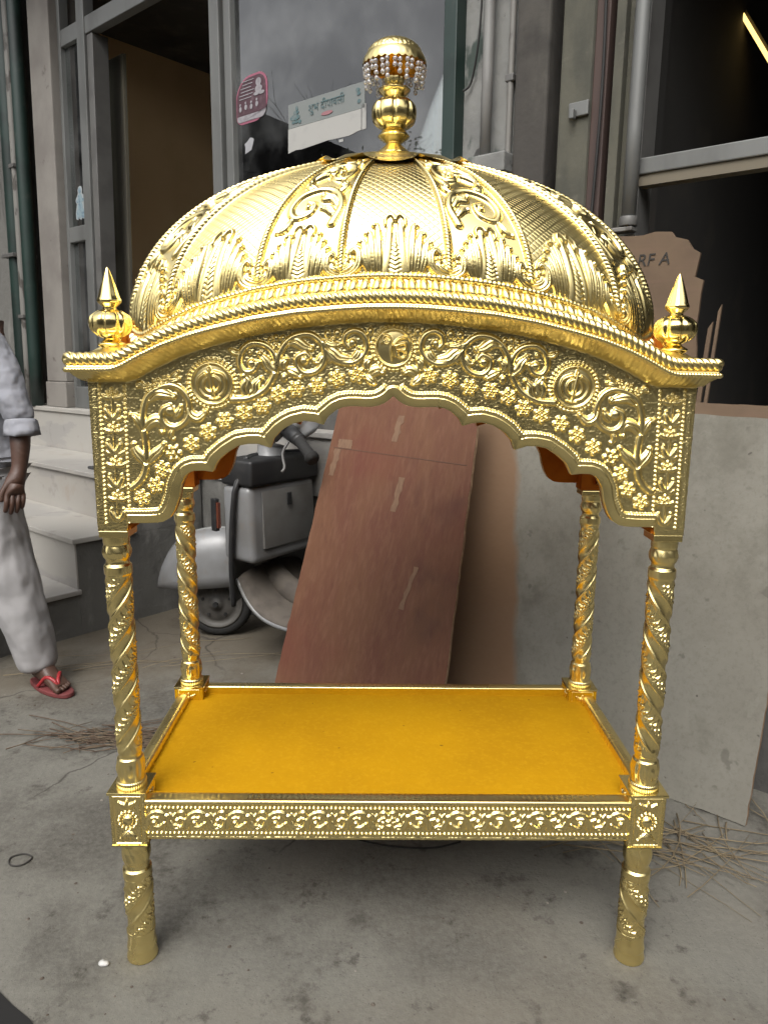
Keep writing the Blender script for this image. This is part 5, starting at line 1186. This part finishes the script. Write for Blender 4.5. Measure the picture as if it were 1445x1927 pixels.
for k, (w_, l_, r_) in enumerate(((.030, .058, .0135), (.010, .056, .0095), (-.006, .050, .009), (-.020, .042, .0085), (-.032, .032, .008))):
    b.chain(mid2, [(A1 + f2 * (.105 + l_ * .5) + f2l * w_ + UP * .034, r_), (A1 + f2 * (.105 + l_) + f2l * w_ + UP * .030, r_ * .95)])
# nose and ears grow from the head
hi_ = nk - 1
b.chain(nk - 2, [(hd_ + fdir * .098 + UP * -.005, .014)])
b.chain(hi_, [(hd_ + np.cross(UP, fdir) * .092 + UP * .02, .012)]); b.chain(hi_, [(hd_ - np.cross(UP, fdir) * .092 + UP * .02, .012)])
EYEW = mat('eye_white', (.42, .38, .34), .3)
body = skin('body', b.v, b.e, b.r, SKIN, PX)
for sd in (-1, 1):
    e_ = hd_ + fdir * .076 + np.cross(UP, fdir) * sd * .030 + UP * .042
    put('eye', grid_mesh('eye', np.transpose(lathe([(.001, -.009), (.008, -.006), (.0105, 0), (.008, .006), (.001, .009)], 12, None, (e_[0], e_[1]), e_[2]), (1, 0, 2)), closeu=True), EYEW, PX)
    p_ = e_ + fdir * .0075
    put('pupil', grid_mesh('pupil', np.transpose(lathe([(.0005, -.005), (.004, -.003), (.005, 0), (.004, .003), (.0005, .005)], 10, None, (p_[0], p_[1]), p_[2]), (1, 0, 2)), closeu=True), HAIR, PX)
m_e = hd_ + fdir * .084 + UP * -.045
MB().tube([tuple(m_e + np.cross(UP, fdir) * u * .026 - fdir * abs(u) * .008) for u in np.linspace(-1, 1, 7)], [.003, .006, .007, .006, .007, .006, .003], 8).build('lips', mat('lips', (.10, .04, .035), .5), PX, True)
hv = lathe(crom([(.090, 1.60), (.099, 1.645), (.097, 1.69), (.075, 1.735), (.03, 1.757), (.001, 1.76)], 4), 32, None, (-1.652, 1.178))
put('hair', grid_mesh('hair', np.transpose(hv, (1, 0, 2)), closeu=True), HAIR, PX)
s = Sk(); c0 = s.add((-1.645, 1.195, 1.08), .168)
s.chain(c0, [((-1.64, 1.19, .93), .172), ((-1.635, 1.188, .83), .176), ((-1.635, 1.187, .765), .172), ((-1.635, 1.187, .745), .13)])
c1 = s.chain(c0, [((-1.65, 1.205, 1.24), .168), ((-1.66, 1.21, 1.36), .14)]); s.chain(c1, [((-1.665, 1.205, 1.44), .075)])
s.chain(c1, [((-1.50, 1.165, 1.375), .078), ((-1.428, 1.14, 1.23), .066), ((-1.39, 1.12, 1.12), .058), ((-1.372, 1.105, 1.055), .056)])
s.chain(c1, [((-1.84, 1.25, 1.375), .078), ((-1.91, 1.26, 1.23), .066), ((-1.94, 1.24, 1.12), .058), ((-1.945, 1.22, 1.055), .056)])
FOLD = bpy.data.textures.new('cloth_folds', 'CLOUDS'); FOLD.noise_scale = .11; FOLD.noise_depth = 2
def folds(o, strength):
    o.modifiers['sub'].levels = 3; o.modifiers['sub'].render_levels = 4
    d = o.modifiers.new('folds', 'DISPLACE'); d.texture = FOLD; d.texture_coords = 'LOCAL'; d.strength = strength; d.mid_level = .5
    return o
sh = folds(skin('shirt', s.v, s.e, s.r, SHIRT, PX), .016)
for (p, d_) in (((-1.369, 1.100, 1.045), (.06, -.12, -1)), ((-1.945, 1.216, 1.045), (0, -.12, -1))):
    d_ = np.array(d_) / np.linalg.norm(d_); p = np.array(p)
    MB().tube([tuple(p - d_ * .042), tuple(p - d_ * .035), tuple(p - d_ * .02), tuple(p), tuple(p + d_ * .018), tuple(p + d_ * .024), tuple(p + d_ * .018)], [.052, .058, .061, .063, .066, .060, .045], 24, cap=False).build('rolled_cuff', SHIRT, sh, True)
s = Sk(); c0 = s.add((-1.66, 1.19, .90), .145)
s.chain(c0, [((-1.565, 1.165, .80), .128), ((-1.515, 1.142, .62), .115), ((-1.475, 1.127, .46), .106), ((-1.435, 1.13, .28), .098), ((-1.402, 1.128, .13), .084), ((-1.392, 1.125, .062), .082)])
s.chain(c0, [((-1.76, 1.19, .80), .115), ((-1.80, 1.16, .62), .098), ((-1.83, 1.142, .46), .083), ((-1.85, 1.13, .28), .076), ((-1.86, 1.11, .13), .072), ((-1.86, 1.10, .065), .074)])
folds(skin('trousers', s.v, s.e, s.r, TROUS, PX), .013)
SOLE = mat('red_slipper_sole', (.22, .045, .045), .7, layers=[((.12, .035, .035), .6, dict(scale=20, lo=.4, hi=.7))]); STRAP = mat('red_strap', (.42, .03, .035), .45)
def slipper(A_, f_, l_, sgn):
    n = 28; out = []
    for k in range(n):
        a = 2 * PI * k / n; u = math.cos(a); w_ = math.sin(a); wd = .046 * (1 - .22 * max(0, -u) + .06 * u)
        out.append(tuple(A_ + f_ * (.055 + .132 * u) + l_ * (wd * np.sign(w_) * abs(w_) ** .8) + UP * .020))
    o = MB().poly(out, (0, 0, 1), .0185).build('slipper', SOLE, PX, bevel=.004)
    mb = MB()
    for sd in (-1, 1):
        mb.tube(crom([A_ + f_ * .135 + l_ * -.014 * sgn + UP * .024, A_ + f_ * .115 + l_ * (-.012 * sgn + sd * .008) + UP * .060, A_ + f_ * .075 + l_ * sd * .030 + UP * .068, A_ + f_ * .035 + l_ * sd * .043 + UP * .026], 6), .0075, 8)
    mb.build('strap', STRAP, o, True)
slipper(A0, ft, ftl, 1); slipper(A1, f2, f2l, -1)

# ------------------------------------------------------------------ LITTER on the ground
TWIG = mat('dry_twig', (.13, .085, .055), .9, layers=[((.22, .17, .11), .6, dict(scale=20, lo=.45, hi=.6))]); STRAW = mat('dry_straw', (.30, .235, .14), .8, layers=[((.20, .15, .09), .7, dict(scale=14, lo=.4, hi=.6))])
def sticks(name, label, n, c, ang, spread, L, m, pos, r=(.0012, .0028), cat=None):
    mb = MB(); rnd = random.Random(hash(name) % 1000 if False else len(name) * 7 + n)
    for k in range(n):
        a = ang + rnd.gauss(0, spread); l = rnd.uniform(*L); x = c[0] + rnd.gauss(0, pos[0]); y = c[1] + rnd.gauss(0, pos[1]); z = rnd.uniform(.003, .004 + .02 * (k / n)); bend = rnd.gauss(0, .3)
        pts = [(x + math.cos(a + bend * u) * l * (u - .5), y + math.sin(a + bend * u) * l * (u - .5), z + abs(rnd.gauss(0, .003))) for u in np.linspace(0, 1, 6)]
        rr_ = rnd.uniform(*r); mb.tube(pts, [rr_ * (1 - .5 * u) for u in np.linspace(0, 1, 6)], 5)
    o = mb.build(name, m, None, True); o['kind'] = 'stuff'; o['label'] = label
sticks('dry_twigs', 'heap of dry brown twigs on the concrete left of the palanquin', 70, (-.90, .70), .15, .35, (.12, .42), TWIG, (.13, .05))
sticks('scattered_straw', 'loose dry straw scattered on the concrete beside the grey board', 46, (.86, .12), -.75, .8, (.08, .42), STRAW, (.13, .08), (.0008, .003))
sticks('loose_straw', 'few long straws by the stairs', 9, (-1.02, 1.35), .25, .18, (.25, .7), STRAW, (.25, .12), (.0009, .0018))
mb = MB(); rnd = random.Random(3)
for k in range(260):
    x, y = rnd.uniform(-1.6, 1.4), rnd.uniform(-.75, 1.5); q_ = rnd.uniform(.0015, .006)
    mb.add(ico_v[:12] * 0 + ico_v[:12] * np.array([q_, q_ * rnd.uniform(.5, 1), q_ * .45]) + np.array([x, y, q_ * .3]), []) if False else mb.grid(np.array([[(x + q_ * math.cos(a + rnd.uniform(-.3, .3)) * c_, y + q_ * math.sin(a) * c_, .001 + q_ * .5 * (1 - c_ ** 2)) for c_ in (.05, .6, 1.)] for a in np.linspace(0, 2 * PI, 7)[:-1]]), closeu=True)
o = mb.build('grit', mat('grit', (.11, .085, .065), .9, layers=[((.30, .27, .23), 1, dict(scale=7, lo=.55, hi=.6))]), None, True); tag(o, 'small dark grit and leaf crumbs on the concrete', kind='stuff')
P = lathe([(.0005, .0008), (.008, .0012), (.0105, .004), (.007, .0075), (.0005, .009)], 16, lambda th, z: 1 + .25 * np.cos(th * 2 + .5) + .1 * np.cos(th * 3), (-.622, -.285))
tag(put('white_pebble', grid_mesh('white_pebble', np.transpose(P, (1, 0, 2)), closeu=True), mat('white_chip', (.7, .69, .66), .6)), 'small white chip on the concrete near the left front leg', 'pebble')
mb = MB(); mb.tube([(.0, -.005, .0045)], .001) if False else None
lp = [(-.969 + .028 * math.cos(a) * (1 + .08 * math.sin(3 * a)), .056 + .024 * math.sin(a), .0035) for a in np.linspace(0, 2 * PI, 33)]
tag(MB().tube(lp, .0022, 6).build('rubber_ring', mat('dull_rubber', (.05, .045, .04), .8), None, True), 'thin dark rubber ring lying on the concrete at far left', 'ring')
wp = crom([(-.12, .17, .003), (-.04, .135, .003), (.05, .115, .003), (.14, .115, .003), (.21, .14, .003)], 10)
tag(MB().tube(wp, .0024, 6).build('black_wire', mat('wire_black', (.03, .028, .026), .8), None, True), 'thin black wire lying on the concrete under the platform', 'wire')
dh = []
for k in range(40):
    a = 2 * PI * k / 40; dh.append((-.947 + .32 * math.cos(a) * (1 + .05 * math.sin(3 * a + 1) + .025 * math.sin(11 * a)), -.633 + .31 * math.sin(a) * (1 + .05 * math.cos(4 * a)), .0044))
tag(MB().poly(dh, (0, 0, 1), .004).build('black_blotch', mat('blotch_black', (.012, .011, .01), .6), None), 'black patch on the concrete at the near left corner', 'blotch')  # flat black patch with a ragged outline, laid on the concrete

# ------------------------------------------------------------------ ACROSS THE STREET (house and trees seen in the window's reflection)
HW = mat('weathered_house_wall', (.16, .15, .14), .9, layers=[((.10, .095, .09), .8, dict(scale=1.3, lo=.4, hi=.7))]); TIN = mat('dark_tin_roof', (.06, .058, .055), .7)
hs = thing('gable_house', 'low grey house with a sloping dark roof across the lane, mirrored in the window', 'house', (-9, 3, 0))
MB().box(-10.5, -7.02, -1.4, 7.5, 0, 3.7).build('house_wall', HW, hs)
MB().add([(-7.0, .7, 3.95), (-7.0, 4.2, 5.15), (-7.0, 7.7, 3.95), (-10.6, .7, 3.95), (-10.6, 4.2, 5.15), (-10.6, 7.7, 3.95), (-7.0, .7, 3.71), (-7.0, 7.7, 3.71), (-10.6, .7, 3.71), (-10.6, 7.7, 3.71)], [(0, 1, 4, 3), (1, 2, 5, 4), (6, 7, 2, 1, 0), (8, 3, 4, 5, 9), (6, 8, 9, 7), (6, 0, 3, 8), (7, 9, 5, 2)]).build('house_roof', TIN, hs)
for y0 in (.2, 2.4, 4.6):
    f = MB().box(-7.03, -6.97, y0, y0 + 1.0, 1.2, 2.5).build('window_frame', TIN, hs); MB().box(-6.968, -6.96, y0 + .06, y0 + .94, 1.26, 2.44).build('window_pane', mat('dark_pane', (.02, .022, .025), .1), f)
op = thing('terrace_building', 'long beige terrace with shuttered shops on the far side of the street', 'building', (0, -9, 0))
MB().box(-12, 14, -12, -8, 0, 5.0).build('terrace_wall', mat('beige_render', (.22, .19, .155), .9, layers=[((.16, .14, .12), .8, dict(scale=.6, lo=.4, hi=.7))]), op)
for k in range(7):
    x0 = -11 + k * 3.5; f = MB().box(x0, x0 + 2.4, -8.0, -7.97, .1, 2.7).build('shutter', mat('shutter_%d' % k if False else 'grey_shutter', (.16, .17, .18), .5), op)
    MB().box(x0 - .2, x0 + 2.6, -8, -7.5, 2.9, 3.0).build('awning', TIN, op)
MB().box(-12.2, 14.2, -12.1, -7.8, 5.001, 5.15).build('terrace_parapet', HW, op)
BARK = mat('bark', (.09, .07, .055), .9); LEAF = mat('dusty_leaf', (.05, .075, .03), .7, layers=[((.08, .10, .05), .7, dict(scale=3, lo=.4, hi=.6))])
PALEB = mat('pale_bark', (.42, .42, .42), .9)
def tree(name, label, x, y, h, leaves, seed):
    rnd = random.Random(seed); root = thing(name, label, 'tree', (x, y, 0)); mb = MB(); tips = []
    def grow(p, d, l, r, dep):
        pts = [p]; 
        for k in range(4):
            d = (d + Vector((rnd.gauss(0, .12), rnd.gauss(0, .12), rnd.gauss(0.03, .08)))).normalized(); p = p + d * l / 4; pts.append(p)
        mb.tube([tuple(q_) for q_ in pts], [r * (1 - .12 * k) for k in range(5)], 6, cap=False)
        if dep == 0: tips.append(p); return
        for k in range(3 if dep > 1 else 4):
            nd = (d + Vector((rnd.gauss(0, .6), rnd.gauss(0, .6), rnd.gauss(.15, .3)))).normalized(); grow(pts[rnd.choice((2, 3, 4))], nd, l * rnd.uniform(.55, .75), r * .5, dep - 1)
        tips.append(p)
    grow(Vector((x, y, 0)), Vector((0, 0, 1)), h * .42, h * (.016 if leaves else .011), 4)
    mb.build('trunk', BARK if leaves else PALEB, root, True)
    if leaves:
        V = []; F = []
        for tpt in tips:
            for k in range(leaves):
                c = tpt + Vector((rnd.gauss(0, .12), rnd.gauss(0, .12), rnd.gauss(0, .12))); u = Vector((rnd.gauss(0, 1), rnd.gauss(0, 1), rnd.gauss(0, 1))).normalized() * .03; w_ = u.orthogonal().normalized() * .016
                n0 = len(V); V += [tuple(c - u), tuple(c + w_), tuple(c + u), tuple(c - w_)]; F.append((n0, n0 + 1, n0 + 2, n0 + 3))
        put('crown', np_mesh(bpy.data.meshes.new('crown'), np.array(V), np.array(F)), LEAF, root, False)
et = thing('sky_block_building', 'plain grey unseen building added to narrow the sky', 'building', (8, -2, 0))  # out-of-frame building added to hold back sky light
MB().box(6, 12, -7, 3, 0, 3.9).build('corner_wall', HW, et); MB().box(5.8, 12.2, -7.2, 3.2, 3.901, 4.1).build('corner_parapet', TIN, et)
for k in range(3):
    f = MB().box(5.95, 6.01, -6 + k * 3, -4.6 + k * 3, 1.2, 2.8).build('window_frame', TIN, et)
tree('bare_tree', 'bare branched tree behind the low house across the lane', -24, -1.3, 13.2, 0, 5)
tree('leafy_tree', 'small dusty green tree beside the low house across the lane', -6.4, -.35, 4.0, 22, 11)

# ------------------------------------------------------------------ LIGHT
w = bpy.data.worlds.new('World'); sc.world = w; w.use_nodes = True; t = w.node_tree; bg = t.nodes['Background']
sky = t.nodes.new('ShaderNodeTexSky'); sky.sky_type = 'NISHITA'; sky.sun_disc = False
EL, AZ = math.radians(52), math.radians(200)          # the sun behind the camera, a little to its left
sky.sun_elevation = EL; sky.sun_rotation = AZ; sky.air_density = 1.0; sky.dust_density = 6; sky.ozone_density = .6
hs_ = t.nodes.new('ShaderNodeHueSaturation'); hs_.inputs['Saturation'].default_value = .16       # an overcast, nearly white sky
t.links.new(sky.outputs[0], hs_.inputs['Color']); t.links.new(hs_.outputs[0], bg.inputs['Color']); bg.inputs['Strength'].default_value = .15
sun = bpy.data.lights.new('sun', 'SUN'); sun.energy = .5; sun.angle = math.radians(35); sun.color = (1, .975, .89)
so = bpy.data.objects.new('sun', sun); link(so)
sd = Vector((math.sin(AZ) * math.cos(EL), math.cos(AZ) * math.cos(EL), math.sin(EL))); so.rotation_euler = sd.to_track_quat('Z', 'Y').to_euler(); so.location = sd * 20
sc.view_settings.view_transform = 'Standard'; sc.view_settings.look = 'None'; sc.view_settings.gamma = 1; sc.view_settings.exposure = .92
sc.cycles.max_bounces = 8; sc.cycles.transparent_max_bounces = 16
